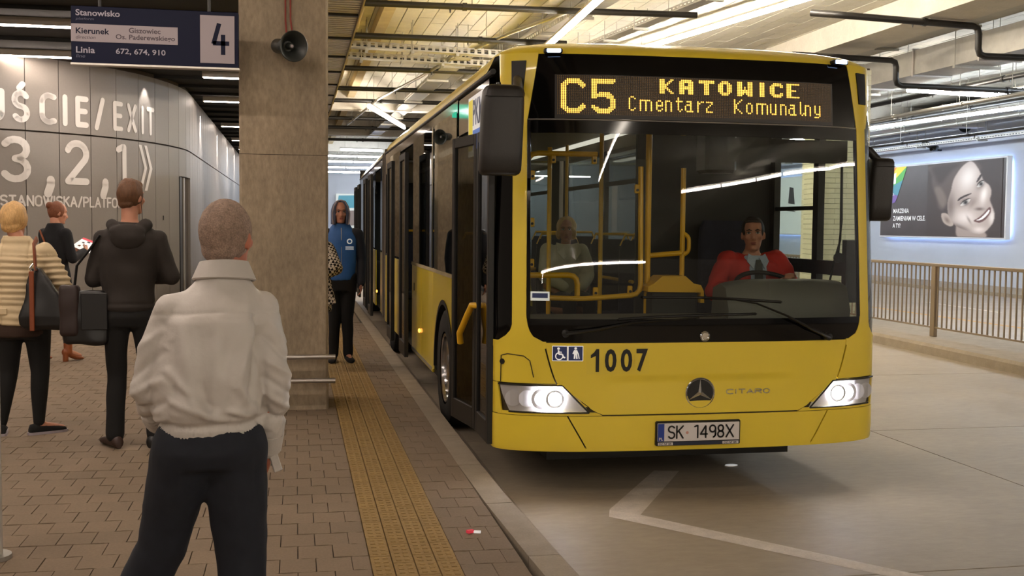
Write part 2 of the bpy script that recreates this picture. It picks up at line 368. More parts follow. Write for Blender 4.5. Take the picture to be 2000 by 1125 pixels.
# ---- railing
rl = thing('safety_railing', 'steel railing of thin upright bars on the island beyond the bus', 'railing', (9.05, 0, 0))
MB().box(-.035, .035, 6, 40, 1.01, 1.055).build('top_rail', M_['rail'], rl, bevel=.008)
MB().box(-.02, .02, 6, 40, .12, .145).build('bottom_rail', M_['rail'], rl)
bar = MB().box(-.009, .009, -.009, .009, .145, 1.01).mesh('baluster'); bar.materials.append(M_['rail'])
posts = [14.46+2.62*k for k in range(-3, 9)]
yb = 8.
nb = 0
while yb < 36 and nb < 295:
    if min(abs(yb-p) for p in posts) > .07: link('baluster', bar, rl, (0, yb, 0)); nb += 1
    yb += .118
for p in posts: MB().box(-.03, .03, p-.055, p+.055, 0, 1.03).build('post', M_['rail'], rl, bevel=.006)
# ---- right wall
MB().box(19.6, 20.0, -24, 75, -.5, 5.6).build('wall_right', M_['rwall'], kind='structure')
MB().box(-9, 20, 62, 62.4, -.5, 5.6).build('wall_back', M_['rwall'], kind='structure')
# ---- concrete columns of the platform
def column(x0, x1, y0, y1, h, label, detail=True):
    t = thing('concrete_column', label, 'column', ((x0+x1)/2, (y0+y1)/2, 0)); a = (x1-x0)/2; b = (y1-y0)/2
    def ring(z, c, g=0): return [Vector(p) for p in ((-a+c-g, -b-g, z), (a-c+g, -b-g, z), (a+g, -b+c-g, z), (a+g, b-c+g, z), (a-c+g, b+g, z), (-a+c-g, b+g, z), (-a-g, b-c+g, z), (-a-g, -b+c-g, z))]
    MB().loft([ring(0, .02, .004), ring(.24, .02, .004), ring(.25, .02), ring(h, .02)]).build('shaft', M_['column'], t)
    if detail:
        for z, n in ((3.02, 10), (2.52, 11), (1.18, 9)):
            for k in range(n):
                x = -a+.1+(2*a-.16)*k/(n-1)
                MB().lathe([(.014, -.004), (.014, -.0005), (.008, -.0005), (.008, .004)], (x, -b-.0, z+random.uniform(-.006, .006)), (0, -1, 0), 8).build('formwork_mark', M_['column'], t)
        MB().box(-a+.002, a-.002, -b-.0015, -b+.01, 2.108, 2.112).build('pour_line', M_['joint'], t)
        for z in (.452, .255):
            r_ = MB().tube([(a+.055, -b-.10, z), (-a-.055, -b-.10, z)], .021, 12)
            rr = r_.build('guard_rail', M_['steel'], t, smooth=40)
            for x in (-a+.1, a-.1): MB().tube([(x, -b-.10, z), (x, -b+.01, z)], .012, 8).build('bracket', M_['steel'], rr)
    return t
column(-.447, .268, 9.3, 10.0, 5, 'brown cast concrete column with two steel guard rails at its foot')
column(-.447, .268, 17.3, 18.0, 5, 'second concrete column of the platform, hidden behind the first', False)
column(-.447, .268, 25.3, 26.0, 5, 'third concrete column of the platform, behind the hidden one', False)
column(-.447, .268, 33.3, 34.0, 5, 'fourth concrete column, farthest along the platform', False)
# white block pier right of the bus
pr = thing('block_pier', 'white block pier on the island seen through the driver window', 'pier', (8.97, 17.4, 0))
MB().box(-.395, .395, -.345, .345, 0, 4.2).build('core', M_['joint'], pr)
def blk(dx, dy): m_ = MB().box(-dx/2+.003, dx/2-.003, -dy/2, dy/2, .003, .082).mesh('block'); m_.materials.append(M_['brick']); return m_
f4, f2, s4, s2 = blk(.4, .1), blk(.2, .1), blk(.1, .4), blk(.1, .2)
for r_ in range(49):
    z = r_*.085
    for k, c in enumerate((-.2, .2) if r_ % 2 == 0 else (-.3, 0, .3)):
        link('block', f4 if (r_ % 2 == 0 or k == 1) else f2, pr, (c, -.35, z)); link('block', s4 if (r_ % 2 == 0 or k == 1) else s2, pr, (-.36, c+.0, z))
# ---- ceilings
# dark platform ceiling
cl = MB().box(-9, .0, -24, 62, 3.95, 4.2).build('ceiling_platform', M_['blackceil'], kind='structure', label='black ceiling over the platform')
for yy in [7.5+i*1.15 for i in range(30)]:
    MB().box(-9, -.02, yy, yy+.03, 3.90, 3.95).build('baffle', M_['blackceil'], cl)
# slatted ceiling edge beside the column
sc = thing('slatted_ceiling', 'strip of pale metal slats on the ceiling right of the concrete column', 'ceiling slats', (.34, 0, 3.9))
slm = MB().box(-.33, .36, 0, .07, 0, .05).mesh('slat'); slm.materials.append(M_['slat'])
MB().box(-.36, .38, -24, 60, .07, .25).build('backing', M_['blackceil'], sc)
ysl = 11.2
for k in range(290):
    if k % 13 == 12: MB().box(-.33, .36, ysl, ysl+.06, -.02, .05).build('cross_bar', M_['pipe'], sc); ysl += .09; continue
    link('slat', slm, sc, (0, ysl, 0)); ysl += .125
MB().box(-.345, .37, -24, 11.1, 0, .05).build('slat_field', M_['slat'], sc)
MB().box(-.345, .37, ysl, 60, 0, .05).build('slat_field', M_['slat'], sc)
MB().box(.37, .385, -24, 60, -.03, .6).build('edge_trim', M_['ochre'], sc)
# high block ceiling over the road
ch = MB().box(.3, 20, -24, 62, 5.05, 5.5).build('ceiling_road', M_['joint'], kind='structure', label='ceiling of pale concrete blocks over the bus lane')
CBX, CBY = .255, 1.02
cbl = MB().box(.007, CBX-.007, .006, CBY-.006, 0, .06); cbm = cbl.mesh('ceiling_block'); cbm.materials.append(M_['block'])
cc = []
for i in range(int((20-.75)/CBX)):
    for j in range(int(50/CBY)):
        x = .75+i*CBX; y = 11.+j*CBY+(CBY/2 if i % 2 else 0)
        cc.append((x, y))
def cvis(x, y):
    d = x*math.sin(PSI)+y*math.cos(PSI); r = x*math.cos(PSI)-y*math.sin(PSI); px = 1000+2160*r/d; py = 440-2160*3.45/d
    return 640 < px < 2050 and py > -40 and not (py > 95 and px > 1000) 
cc.sort(key=lambda c: (not cvis(*c), c[1]))
rest = MB()
for k, (x, y) in enumerate(cc):
    dz = 5.0+random.uniform(-.004, .004)
    if k < 300: link('ceiling_block', cbm, ch, (x, y, dz))
    else: rest.box(x+.007, x+CBX-.007, y+.006, y+CBY-.006, dz, dz+.06)
rest.build('ceiling_blocks', M_['block'], ch, kind='stuff')
MB().box(.75, 20, -24, 11., 5.0, 5.06).build('ceiling_field', M_['block'], ch)
for i, (xa, xb, za) in enumerate(((.76, .98, 4.62), (1.32, 1.5, 4.80))):
    MB().box(xa, xb, -24, 62, za, 5.05).build('trim_%d' % (i+1), M_['ochre'], kind='structure', label='ochre concrete rib under the block ceiling')
MB().box(8.95, 9.75, -24, 62, 4.62, 5.05).build('trim_3', M_['beam'], kind='structure', label='pale concrete beam over the railing')
for yy in (13.4, 21.3, 29.3, 37.3, 45.3):
    pass
for i, yy in enumerate((29.0, 37.5, 46.)): MB().box(.77, 19.6, yy, yy+.5, 4.5, 5.05).build('trim_%d' % (i+4), M_['beam'], kind='structure', label='concrete cross beam over the bus lane')

# ---- left wall of metal panels, curved in plan
WP = [(-7.6, 15.75), (-7.1, 15.78), (-6.6, 15.84), (-6.1, 15.94), (-5.62, 16.07), (-5.14, 16.22), (-4.67, 16.40), (-4.2, 16.62), (-3.715, 16.85), (-3.38, 17.19), (-3.01, 17.53), (-2.70, 17.93), (-2.45, 18.36), (-2.26, 18.82), (-2.12, 19.3), (-2.0, 19.78), (-1.93, 20.28)]
WP[8:] = [(-3.76, 16.85), (-3.372, 17.18), (-2.999, 17.55), (-2.694, 17.96), (-2.431, 18.42), (-2.237, 18.92), (-2.081, 19.43), (-1.97, 19.95), (-1.90, 20.47)]
while WP[-1][1] < 58: WP.append((-1.88-.0*len(WP), WP[-1][1]+.52))
WA = [0.]
for a, b in zip(WP, WP[1:]): WA.append(WA[-1]+math.dist(a, b))
def wall_pt(u, z, off=0.):
    i = 0
    while i < len(WA)-2 and WA[i+1] < u: i += 1
    a, b = Vector(WP[i]), Vector(WP[i+1]); t = (u-WA[i])/(WA[i+1]-WA[i]); p = a.lerp(b, t); d = (b-a).normalized()
    n = Vector((d.y, -d.x)); p = p+n*(off+.004); return Vector((p.x, p.y, z))
WTOP, WSPL = 3.88, 2.83
wl = MB()
def wn(i):
    a, b = Vector(WP[max(i-1, 0)]), Vector(WP[min(i+1, len(WP)-1)]); d = (b-a).normalized(); return Vector((d.y, -d.x))
def wrow(off, z): return [Vector((*(Vector(p)+wn(i)*off), z)) for i, p in enumerate(WP)]
wl.loft([wrow(-.045, 0), wrow(-.045, 3.95)], cap=False, closed=False)
wlo = wl.build('wall_left', M_['joint'], kind='structure', label='curved wall of pale grey metal panels')
door_i = WP.index((-2.081, 19.43))+1
np_ = 0
for i in range(len(WP)-1):
    a, b = Vector(WP[i]), Vector(WP[i+1]); d = (b-a).normalized(); n = Vector((d.y, -d.x)); g = .006
    if WP[i][1] > 46: g = .006
    for z0, z1 in ((.07, WSPL-.012), (WSPL+.012, WTOP)):
        if door_i <= i <= door_i+1 and z0 < 1:
            z0 = 2.35
            MB().add([Vector((*(a+d*g), 0)), ], [])
        p, q = a+d*g, b-d*g; k = n*.02
        vs = [Vector((*r, z)) for z in (z0, z1) for r in (p, q, q-n*.05, p-n*.05)]
        MB().add(vs, [(0, 3, 2, 1), (4, 5, 6, 7), (0, 1, 5, 4), (1, 2, 6, 5), (2, 3, 7, 6), (3, 0, 4, 7)]).build('wall_panel', M_['wpanel'], wlo)
MB().loft([wrow(-.01, 0), wrow(-.01, .07)], cap=False, closed=False).build('baseboard_left', M_['mblack'], kind='structure')
# doorway with steel jamb in the side wall
dr = MB(); dr.box(-2.3, -1.96, 20.0, 21.0, .02, 2.34); dr.build('door_1', M_['mblack'], kind='structure', label='dark doorway in the panel wall')
MB().box(-1.99, -1.93, 20.42, 20.52, 0, 2.34).build('door_jamb', M_['galv'], wlo)
MB().obox((-2.15, 19.2, 1.62), (.012, .045, .07)).build('wall_switch', M_['mblack'], label='small dark switch plate on the panel wall beside the doorway', cat='switch')
# wall lettering
def u_of(px, z=2.5):
    best = None
    for k in range(0, 1400):
        u = WA[4]+k*.005; p = wall_pt(u, z); d = p.x*math.sin(PSI)+p.y*math.cos(PSI); r = p.x*math.cos(PSI)-p.y*math.sin(PSI)
        e = abs(1000+2160*r/d-px)
        if best is None or e < best[0]: best = (e, u)
    return best[1]
mb = MB(); fnw = lambda u, z, o: wall_pt(u, z, .004+o)
row = [('Ś', 26, 62), ('C', 80, 114), ('I', 124, 132), ('E', 150, 176), ('/', 187, 207), ('E', 223, 242), ('X', 250, 269), ('I', 277, 283), ('T', 288, 303), ('J', -20, 13), ('Y', -72, -40), ('W', -140, -88)]
for ch_, a, b in row:
    ua, ub = u_of(a), u_of(b); r_ = .036 if a > 210 else .041
    stroke_mb(mb, ch_, ua+r_, max(ub-ua-2*r_, .02), 2.98, .38, r_, fnw)
mb.build('lettering', M_['letter'], wlo, label='WYJŚCIE/EXIT in raised white letters')
mb = MB()
for ch_, a, b in (('3', 4, 62), (',', 88, 106), ('2', 128, 176), (',', 196, 212), ('1', 228, 250)):
    ua, ub = u_of(a, 2.2), u_of(b, 2.2); r_ = .05
    if ch_ == ',': stroke_mb(mb, ',', (ua+ub)/2-.03, .08, 2.10, .75, .062, fnw)
    else: stroke_mb(mb, ch_, ua+r_, ub-ua-2*r_, 2.14, .56, r_, fnw)
ua, ub = u_of(272), u_of(304)
for k in range(2):
    o_ = k*.17
    for (x0, z0, x1, z1) in ((0, 1, .17, .5), (.17, .5, 0, 0)):
        w_ = .085; mb.add([fnw(ua+o_+x0, 2.05+.72*z0, 0), fnw(ua+o_+x0+w_, 2.05+.72*z0, 0), fnw(ua+o_+x1+w_, 2.05+.72*z1, 0), fnw(ua+o_+x1, 2.05+.72*z1, 0)], [(0, 1, 2, 3)])
mb.build('lettering', M_['letter'], wlo, label='3, 2, 1 and a double arrow in white')
mb = MB(); chars = 'STANOWISKA/PLATFORMS'
ul, ur = u_of(2, 1.8), u_of(232, 1.8); adv = []
tot = 0
for c in chars[:-3]: adv.append(G[c][0]+.22); tot += G[c][0]+.22
sc_ = (ur-ul)/tot; x = ul
for c in chars:
    stroke_mb(mb, c, x, G[c][0]*sc_, 1.77, .135, .0135, fnw); x += (G[c][0]+.22)*sc_
mb.build('lettering', M_['letter'], wlo, label='STANOWISKA/PLATFORMS in small white letters')

# ---- platform ceiling lights and wall washers
for k, (yy, x0, x1) in enumerate(((-3., -6, -2.), (.5, -6, -2.), (4., -6, 0), (7.2, -6, -.1), (10.4, -6, -.1), (14.1, -8.5, -.05), (16.7, -8.5, -.05), (18.4, -1.45, -.05), (22., -1.72, -.05), (27.6, -1.75, -.05), (32.2, -1.75, -.05), (36., -1.75, -.05), (41., -1.75, -.05), (46., -1.75, -.05))):
    t = thing('ceiling_light_strip', 'linear light across the black platform ceiling, number %s outward from the camera' % ['one', 'two', 'three', 'four', 'five', 'six', 'seven', 'eight', 'nine', 'ten', 'eleven', 'twelve', 'thirteen', 'fourteen'][k], 'light', (0, yy, 3.86), 0, 'platform ceiling strips')
    MB().box(x0, x1, -.05, .05, 0, .09).build('housing', M_['fix'], t)
    MB().box(x0+.02, x1-.02, -.045, .045, -.012, 0).build('diffuser', M_['tubedim'], t)
def spot(loc, tgt, e, ang, name='wall_washer', blend=.25, col=(1, .93, .88), r=.02):
    l = bpy.data.lights.new(name, 'SPOT'); l.energy = e; l.spot_size = math.radians(ang); l.spot_blend = blend; l.color = col; l.shadow_soft_size = r
    o = bpy.data.objects.new(name, l); COL.objects.link(o); o.location = loc; d = Vector(tgt)-Vector(loc); o.rotation_euler = d.to_track_quat('-Z', 'Y').to_euler(); return o
for k, (xx, yy, e_) in enumerate(((-2.36, 18.62, 16), (-1.88, 23.3, 110), (-1.88, 28.2, 110), (-1.88, 32.3, 110), (-1.88, 36, 110), (-1.88, 40, 110))):
    if k == 0: spot((xx+.115, yy-.06, 3.84), (xx-.0, yy+.0, 2.5), e_, 62, blend=.5)
    else: spot((xx+.10, yy, 3.86), (xx+.0, yy, 3.0), e_, 50, blend=.4)
spot((-4.9, 14.6, 3.9), (-3.3, 17.3, 3.0), 90, 30, blend=.6)
spot((-6.2, 14.4, 3.9), (-4.6, 17.0, 3.2), 90, 26, blend=.6)

ords0 = ['first', 'second', 'third']
# ---- lane lights (real tubes of the station, the ones behind the camera too)
tube_light((3.36, 9.5, 4.2), (4.0, 22.5, 4.2), 'row of glowing tubes above the roof edge of the bus', hang=5.0)
tube_light((7.35, 13.0, 4.75), (6.0, 20.3, 4.75), 'row of glowing tubes close under the block ceiling', hang=5.0)
tube_light((11.57, 19.66, 4.22), (13.5, 19.9, 4.2), 'single tube fixture hung askew right of the bus roof', r=.035, m='tube', hang=5.0)
tube_light((13.5, 19.9, 4.2), (13.9, 13.5, 4.2), 'row of tubes continuing from the askew fixture', m='tubeb', hang=5.0)
tube_light((15.0, 27.4, 4.2), (16.3, 13.0, 4.2), 'long row of tubes nearest to the right wall', m='tubeb', hang=5.0)
tube_light((15.0, 28.0, 4.2), (14.6, 44.0, 4.2), 'far row of tubes along the right wall', m='tubeb', hang=5.0)
tube_light((1.634, 25.35, 4.2), (2.96, 30.7, 4.2), 'tubes hung slanting over the bus joint', r=.04, hang=5.0)
for k, (yy, x0, x1) in enumerate(((41, 1.6, 3.2), (45, .9, 4.0), (49, 1, 8.5), (54, .8, 12), (59, .8, 16))):
    tube_light((x0, yy, 4.25), (x1, yy+.3, 4.25), 'distant tube row beyond the bus, row %s from the front' % ['one', 'two', 'three', 'four', 'five', 'six'][k], 'distant tubes', r=.03, m='tubefar', hang=5.0)
tube_light((3.85, -1.8, 4.4), (3.05, -6.8, 4.4), 'tube row over the lane behind the camera', hang=5.0)
for k, (a, b) in enumerate((((7.3, -7.7), (10.3, -5.2)), ((10.35, -5.15), (14.0, -2.95)), ((14.05, -2.9), (19.0, 1.6)))):
    tube_light((*a, 4.4), (*b, 4.4), 'curving tube row behind the camera over the far lane, %s length' % ords0[k], hang=5.0)
tube_light((-7.0, -15.1, 3.74), (7.6, -14.2, 3.74), 'long tube row across the hall far behind the camera')
tube_light((-6.6, -15.6, 3.86), (-8.4, -19.5, 3.86), 'tube row over the platform far behind the camera')

# ================================================================= CEILING SERVICES
def pipe(pts, r, label, m='pipe', name='sprinkler_pipe', cat='pipe', group=None, couplings=0):
    t = thing(name, label, cat, pts[0], 0, group); o = Vector(pts[0]); P = [Vector(p)-o for p in pts]
    fine = [P[0]]
    for i in range(1, len(P)-1):
        a, b, c = P[i-1], P[i], P[i+1]; q = min(r*2.2, (a-b).length*.4, (c-b).length*.4)
        for u in (0, .5, 1): 
            s0 = b+(a-b).normalized()*q; s1 = b+(c-b).normalized()*q; fine.append(s0.lerp(b, u).lerp(b.lerp(s1, u), u))
    fine.append(P[-1]); MB().tube(fine, r, 10).build('pipe_run', M_[m], t, smooth=40)
    for i in range(len(P)-1):
        L_ = (P[i+1]-P[i]).length; n = int(L_/2.4) if couplings else 0
        for k in range(n):
            c = P[i].lerp(P[i+1], (k+.6)/n); d = (P[i+1]-P[i]).normalized()
            MB().tube([c-d*.03, c+d*.03], r*1.25, 10).build('coupling', M_[m], t)
            if abs(d.z) < .5: MB().tube([c+d*.1, (c+d*.1)+Vector((0, 0, 5.0-o.z-c.z))], .006, 5).build('hanger', M_['galv'], t)
            if abs(d.z) < .5: MB().tube([c-d*.2, c-d*.2+Vector((0, 0, -.09))], [.02, .008], 6).build('sprinkler_head', M_['pipe'], t)
    return t
ords = ['nearest', 'second', 'third', 'fourth', 'fifth', 'sixth', 'seventh', 'eighth']
pipe([(.8, 15.35, 4.55), (3.3, 15.25, 4.55), (5.6, 15.1, 4.55)], .045, 'black sprinkler pipe crossing the ceiling, nearest of the parallel ones', couplings=1)
pipe([(.8, 18.0, 4.55), (4.4, 17.95, 4.55)], .05, 'black sprinkler pipe with a grey sleeve, second crossing pipe', couplings=1)
for k, yy in enumerate((21.4, 24.6, 27.0, 31.5, 34.5, 39.5)):
    pipe([(.8, yy, 4.5), (5.5 if k < 3 else 8.5, yy-.1, 4.5)], .05, 'black sprinkler pipe crossing the ceiling beyond the trays, %s of these' % ords[k], couplings=1, group='far crossing pipes')
pipe([(7.25, 14.9, 5.0), (7.25, 14.9, 4.62), (7.5, 14.6, 4.55), (9.95, 14.95, 4.55)][1:]+[(9.95, 14.95, 4.12), (13.2, 14.95, 4.12)], .05, 'black pipe stepping down under the duct, nearer one', couplings=1)
pipe([(8.1, 17.3, 4.42), (10.1, 17.5, 4.42), (10.1, 17.5, 4.0), (13.8, 17.7, 4.0)], .05, 'black pipe stepping down under the duct, farther one', couplings=1)
pipe([(4.9, 13.9, 4.75), (3.9, 15.5, 4.62), (3.35, 17.5, 4.6), (2.7, 20, 4.5), (2.45, 22.5, 4.5), (1.9, 26, 4.45), (1.5, 33, 4.45)], .03, 'thin grey conduit winding along the lane under the block ceiling', 'galv', 'conduit', couplings=1)
pipe([(12.4, 12, 3.9), (12.3, 20, 3.9), (12.8, 30, 3.9)], .04, 'grey conduit running along beneath the duct', 'galv', 'conduit', couplings=1)
pipe([(14.2, 12, 3.75), (14.0, 18, 3.75), (15.2, 18.6, 3.7), (14.8, 32, 3.7)], .035, 'dark pipe bending towards the right wall', 'pipe', couplings=1)
for k, (x_, z_) in enumerate(((11.0, 4.5), (12.9, 4.35), (13.5, 4.5), (15.6, 4.4), (16.9, 4.3))):
    pipe([(x_, 12, z_), (x_+.1, 45, z_)], .05, 'pipe running lengthwise in the bundle right of the bus, %s from the bus side' % ords[k], ['galv', 'pipe', 'galv', 'pipe', 'galv'][k], couplings=1, group='lengthwise pipes')
def tray(a, b, wdt, h, label, rods=4, top=5.0):
    a = Vector(a); b = Vector(b); t = thing('cable_tray', label, 'cable tray', a); d = b-a; u = d.normalized(); s = u.cross(Vector((0, 0, 1))).normalized()
    R = Matrix((u, s, Vector((0, 0, 1)))).transposed(); L_ = d.length
    MB().obox(d/2, (L_, wdt, .006), R).build('tray_floor', M_['galv'], t)
    mbs = MB(); k = int(L_/.12)
    for sd in (-1, 1):
        for zz in (.006, h): MB().obox(d/2+s*(sd*wdt/2)+Vector((0, 0, zz)), (L_, .008, .022), R).build('side_rail', M_['galv'], t)
        for i in range(k): mbs.obox(u*(i+.5)*.12+s*(sd*wdt/2)+Vector((0, 0, h/2)), (.05, .006, h), R)
    mbs.build('side_perforation', M_['galv'], t, kind='stuff')
    for i in range(rods):
        c = d*((i+.5)/rods)
        for sd in (-1, 1): MB().tube([c+s*(sd*wdt*.55), c+s*(sd*wdt*.55)+Vector((0, 0, top-a.z))], .007, 5).build('hanger_rod', M_['galv'], t)
        MB().obox(c+Vector((0, 0, -.03)), (.05, wdt*1.25, .04), R).build('bracket', M_['galv'], t)
    for i in range(4):
        y_ = (-.3+.2*i)*wdt; MB().tube([s*y_+Vector((0, 0, .03)), d*.5+s*(y_+.02)+Vector((0, 0, .035)), d+s*y_+Vector((0, 0, .03))], .015, 6).build('cable', M_['pipe'], t)
    return t
tray((.8, 18.9, 4.5), (3.85, 18.85, 4.42), .22, .09, 'perforated cable tray crossing the ceiling, nearer of the two')
tray((.8, 20.1, 4.5), (3.7, 20.05, 4.42), .22, .09, 'perforated cable tray crossing the ceiling, farther of the two')
tray((4.35, 12.2, 4.62), (3.6, 24, 4.62), .30, .07, 'long cable tray following the lane beside the near tube row', 8)
tray((2.9, 19.5, 4.5), (2.6, 38, 4.5), .35, .07, 'long cable tray following the lane above the bus joint', 9)
tray((5.9, 12.8, 4.7), (5.0, 20, 4.7), .2, .06, 'cable tray between the two near tube rows', 6)
tray((10.2, 12, 4.72), (10.2, 36, 4.72), .35, .08, 'cable tray beside the white beam above the duct', 10)
tray((18.6, 14, 4.02), (18.4, 44, 4.02), .25, .06, 'cable tray high along the right wall', 10)
# air duct
du = thing('air_duct', 'large galvanised air duct hung right of the bus', 'duct', (10.9, 0, 4.2))
for k in range(14):
    y0 = 12+k*1.9
    MB().box(-.35, .35, y0+.02, y0+1.88, .02, .44).build('duct_section', M_['galv'], du)
    MB().box(-.38, .38, y0-.02, y0+.02, -.01, .47).build('flange', M_['steel'], du)
    if k % 2 == 0:
        for x_ in (-.4, .4): MB().tube([(x_, y0+.6, -.02), (x_, y0+.6, .8)], .009, 5).build('hanger_rod', M_['galv'], du)
        MB().box(-.42, .42, y0+.57, y0+.63, -.04, 0).build('hanger_bar', M_['galv'], du)
du = thing('air_duct', 'low wide duct in the pipe bundle near the right wall', 'duct', (17.5, 0, 4.45))
MB().box(-.5, .5, 14, 44, 0, .4).build('duct_section', M_['galv'], du)
for k in range(12): MB().box(-.53, .53, 15+k*2.4, 15.05+k*2.4, -.03, .43).build('flange', M_['steel'], du)

# ================================================================= SIGNS, SPEAKERS, CAMERA, BILLBOARDS
sg = thing('platform_sign', 'dark blue hanging sign for stand 4 left of the concrete column', 'sign', (-1.646, 8.86, 2.738))
SW, SH = 1.22, .425
MB().box(0, SW, 0, .09, 0, SH).build('panel', M_['navy'], sg, bevel=.004)
MB().box(-.005, SW+.005, -.006, .096, -.012, .002).build('bottom_edge', M_['steel'], sg)
MB().box(.935, 1.19, -.004, 0, .033, .395).build('number_field', M_['signw'], sg).data
MB().box(.0, .575, -.004, 0, .16, .292).build('direction_field', M_['signw'], sg)
for x_ in (.2, 1.0): MB().tube([(x_, .045, SH), (x_, .045, 1.1)], .012, 6).build('hanger', M_['mblack'], sg)
fs_ = lambda x, z, o: Vector((x, -.0055, z))
def stxt(t, x0, x1, z0, z1, m, bold=.01, shear=0): text_mb(t, x0, x1, z0, z1, fs_, bold, shear).build('lettering', M_[m], sg)
M_['signtxt'] = mat('sign_text_pale', (.62, .60, .66), .5); M_['signitalic'] = mat('sign_text_dim', (.36, .37, .46), .5); M_['signdark'] = mat('sign_text_grey', (.27, .22, .26), .5)
stxt('Stanowisko', .035, .352, .352, .398, 'signtxt', .02); stxt('platform', .035, .165, .315, .338, 'signitalic', 0, .2)
stxt('Kierunek', .035, .275, .218, .262, 'navy', .02); stxt('direction', .035, .175, .180, .205, 'signdark', 0, .2)
MB().box(.575, .77, -.004, 0, .16, .292).build('direction_field', M_['signw'], sg)
stxt('Giszowiec', .415, .645, .236, .276, 'signdark', .02); stxt('Os. Paderewskiego', .32, .75, .176, .224, 'signdark', .02)
stxt('Linia', .035, .170, .075, .122, 'signtxt', .02); stxt('line', .035, .100, .040, .065, 'signitalic', 0, .2); stxt('672, 674, 910', .32, .68, .070, .118, 'signtxt', .015)
mb = MB()
for pl in ([(1.075, .33), (1.035, .185), (1.145, .185)], [(1.105, .245), (1.105, .105)]):
    for a, b in zip(pl, pl[1:]):
        a = Vector(a); b = Vector(b); d = (b-a).normalized(); n = Vector((-d.y, d.x))*.0165; a = a-d*.006; b = b+d*.006
        mb.add([fs_(*(a+n), 0), fs_(*(b+n), 0), fs_(*(b-n), 0), fs_(*(a-n), 0)], [(0, 1, 2, 3)])
mb.build('lettering', M_['navy'], sg, label='large figure 4')
def horn(loc, ax, label, s=1.):
    t = thing('horn_speaker', label, 'loudspeaker', loc); ax = Vector(ax).normalized()
    MB().lathe([(.001, -.30), (.05, -.30), (.058, -.29), (.058, -.17), (.045, -.16), (.05, -.13), (.075, -.06), (.115, -.005), (.122, 0), (.118, .004), (.108, 0), (.07, -.05), (.04, -.1), (.001, -.1)], (0, 0, 0), ax, 28).build('horn', M_['horn'], t, smooth=50)
    MB().lathe([(.001, -.1), (.026, -.1), (.026, -.045), (.02, -.035), (.001, -.032)], (0, 0, 0), ax, 16).build('reflex_cone', M_['horn'], t, smooth=50)
    MB().lathe([(.001, -.034), (.014, -.034), (.012, -.028), (.001, -.027)], (0, 0, 0), ax, 12).build('logo_badge', M_['signw'], t)
    t.scale = (s, s, s); return t
t = horn((-.008, 8.93, 2.935), (.42, -.84, -.12), 'dark grey horn loudspeaker on the concrete column')
MB().tube([(-.09, .22, .03), (-.10, .37, .05)], .02, 8).build('bracket', M_['horn'], t)
for dx, bx in ((-.075, -.01), (-.035, .0)):
    pipe([(dx-.0, 9.27, 5.0), (dx, 9.27, 3.2), (dx+bx+.02, 9.27, 3.06), (dx+.02, 9.2, 3.0)], .007, 'red cable conduit above the loudspeaker, %s one' % ('left' if dx < -.05 else 'right'), 'red', 'conduit')
horn((19.35, 29.6, 4.58), (-.45, -.85, -.1), 'grey horn loudspeaker high on the right wall', 1.5)
horn((.25, 17.1, 2.9), (.6, -.8, -.1), 'horn loudspeaker on the hidden second column')
ct = thing('security_camera', 'grey security camera above the billboard on the right wall', 'camera', (19.1, 31.0, 4.1))
MB().obox((0, 0, 0), (.16, .52, .15), Matrix.Rotation(.5, 3, 'Z')@Matrix.Rotation(.42, 3, 'X')).build('housing', M_['horn'], ct, bevel=.02)
MB().tube([(.05, .1, -.05), (.2, .15, -.12), (.48, .15, -.12)], .03, 8).build('bracket', M_['mblack'], ct)
MB().tube([(-.10, -.22, -.11), (-.13, -.28, -.14)], .05, 10).build('lens', M_['black'], ct)

# billboard
M_['bb_edge'] = mat('billboard_frame', (.86, .86, .87), .4)
M_['bb_dark'] = mat('billboard_print_dark', (.24, .20, .19), .4, noise=(1.2, .15), es=.09)
M_['halo'] = emit('billboard_backlight', (.38, .55, 1.0), 4.6)
def flat_mat(n, c, es=.10): M_[n] = mat(n, c, .5, es=es)
for n, c in (('p_white', (.93, .93, .93)), ('p_skin', (.80, .76, .74)), ('p_skin2', (.60, .55, .53)), ('p_skin3', (.42, .37, .36)), ('p_dark', (.12, .09, .09)), ('p_mid', (.50, .45, .43)), ('p_red', (.80, .22, .28)), ('p_orange', (.92, .55, .20)), ('p_yel', (.88, .82, .25)), ('p_green', (.35, .68, .35)), ('p_teal', (.30, .55, .62)), ('p_violet', (.45, .35, .62)), ('p_pink', (.80, .35, .50)), ('p_blue', (.35, .50, .80)), ('p_lgrey', (.80, .82, .80))): flat_mat(n, c)
BL = 6.75
bb = thing('billboard', 'backlit billboard with a smiling woman on the right wall', 'billboard', (19.35, 27.55, 1.27))
BH = 2.33
# board coordinates: u 0 (far, left in the picture) .. BL (near, right), v up; plane x = const facing -x
bfn = lambda u, v, o: Vector((-.012-o, BL-u, v))
MB().box(.0, .16, 0, BL, 0, BH).build('frame', M_['bb_edge'], bb, bevel=.01)
MB().add([bfn(.05, .05, -.010), bfn(BL-.05, .05, -.010), bfn(BL-.05, BH-.05, -.010), bfn(.05, BH-.05, -.010)], [(0, 1, 2, 3)]).build('print', M_['bb_dark'], bb)
for y_ in (.6, 3.4, 6.2): MB().box(.16, .26, y_, y_+.08, .9, 1.3).build('wall_bracket', M_['galv'], bb)
hl_ = MB(); hl_.box(.175, .19, .15, BL-.15, .1, BH-.1).build('backlight', M_['halo'], bb)
def bpoly(pts, m, o=0., name='print_detail', parent=bb, fn=bfn):
    return MB().add([fn(u, v, o) for u, v in pts], [tuple(range(len(pts)))]).build(name, M_[m], parent)
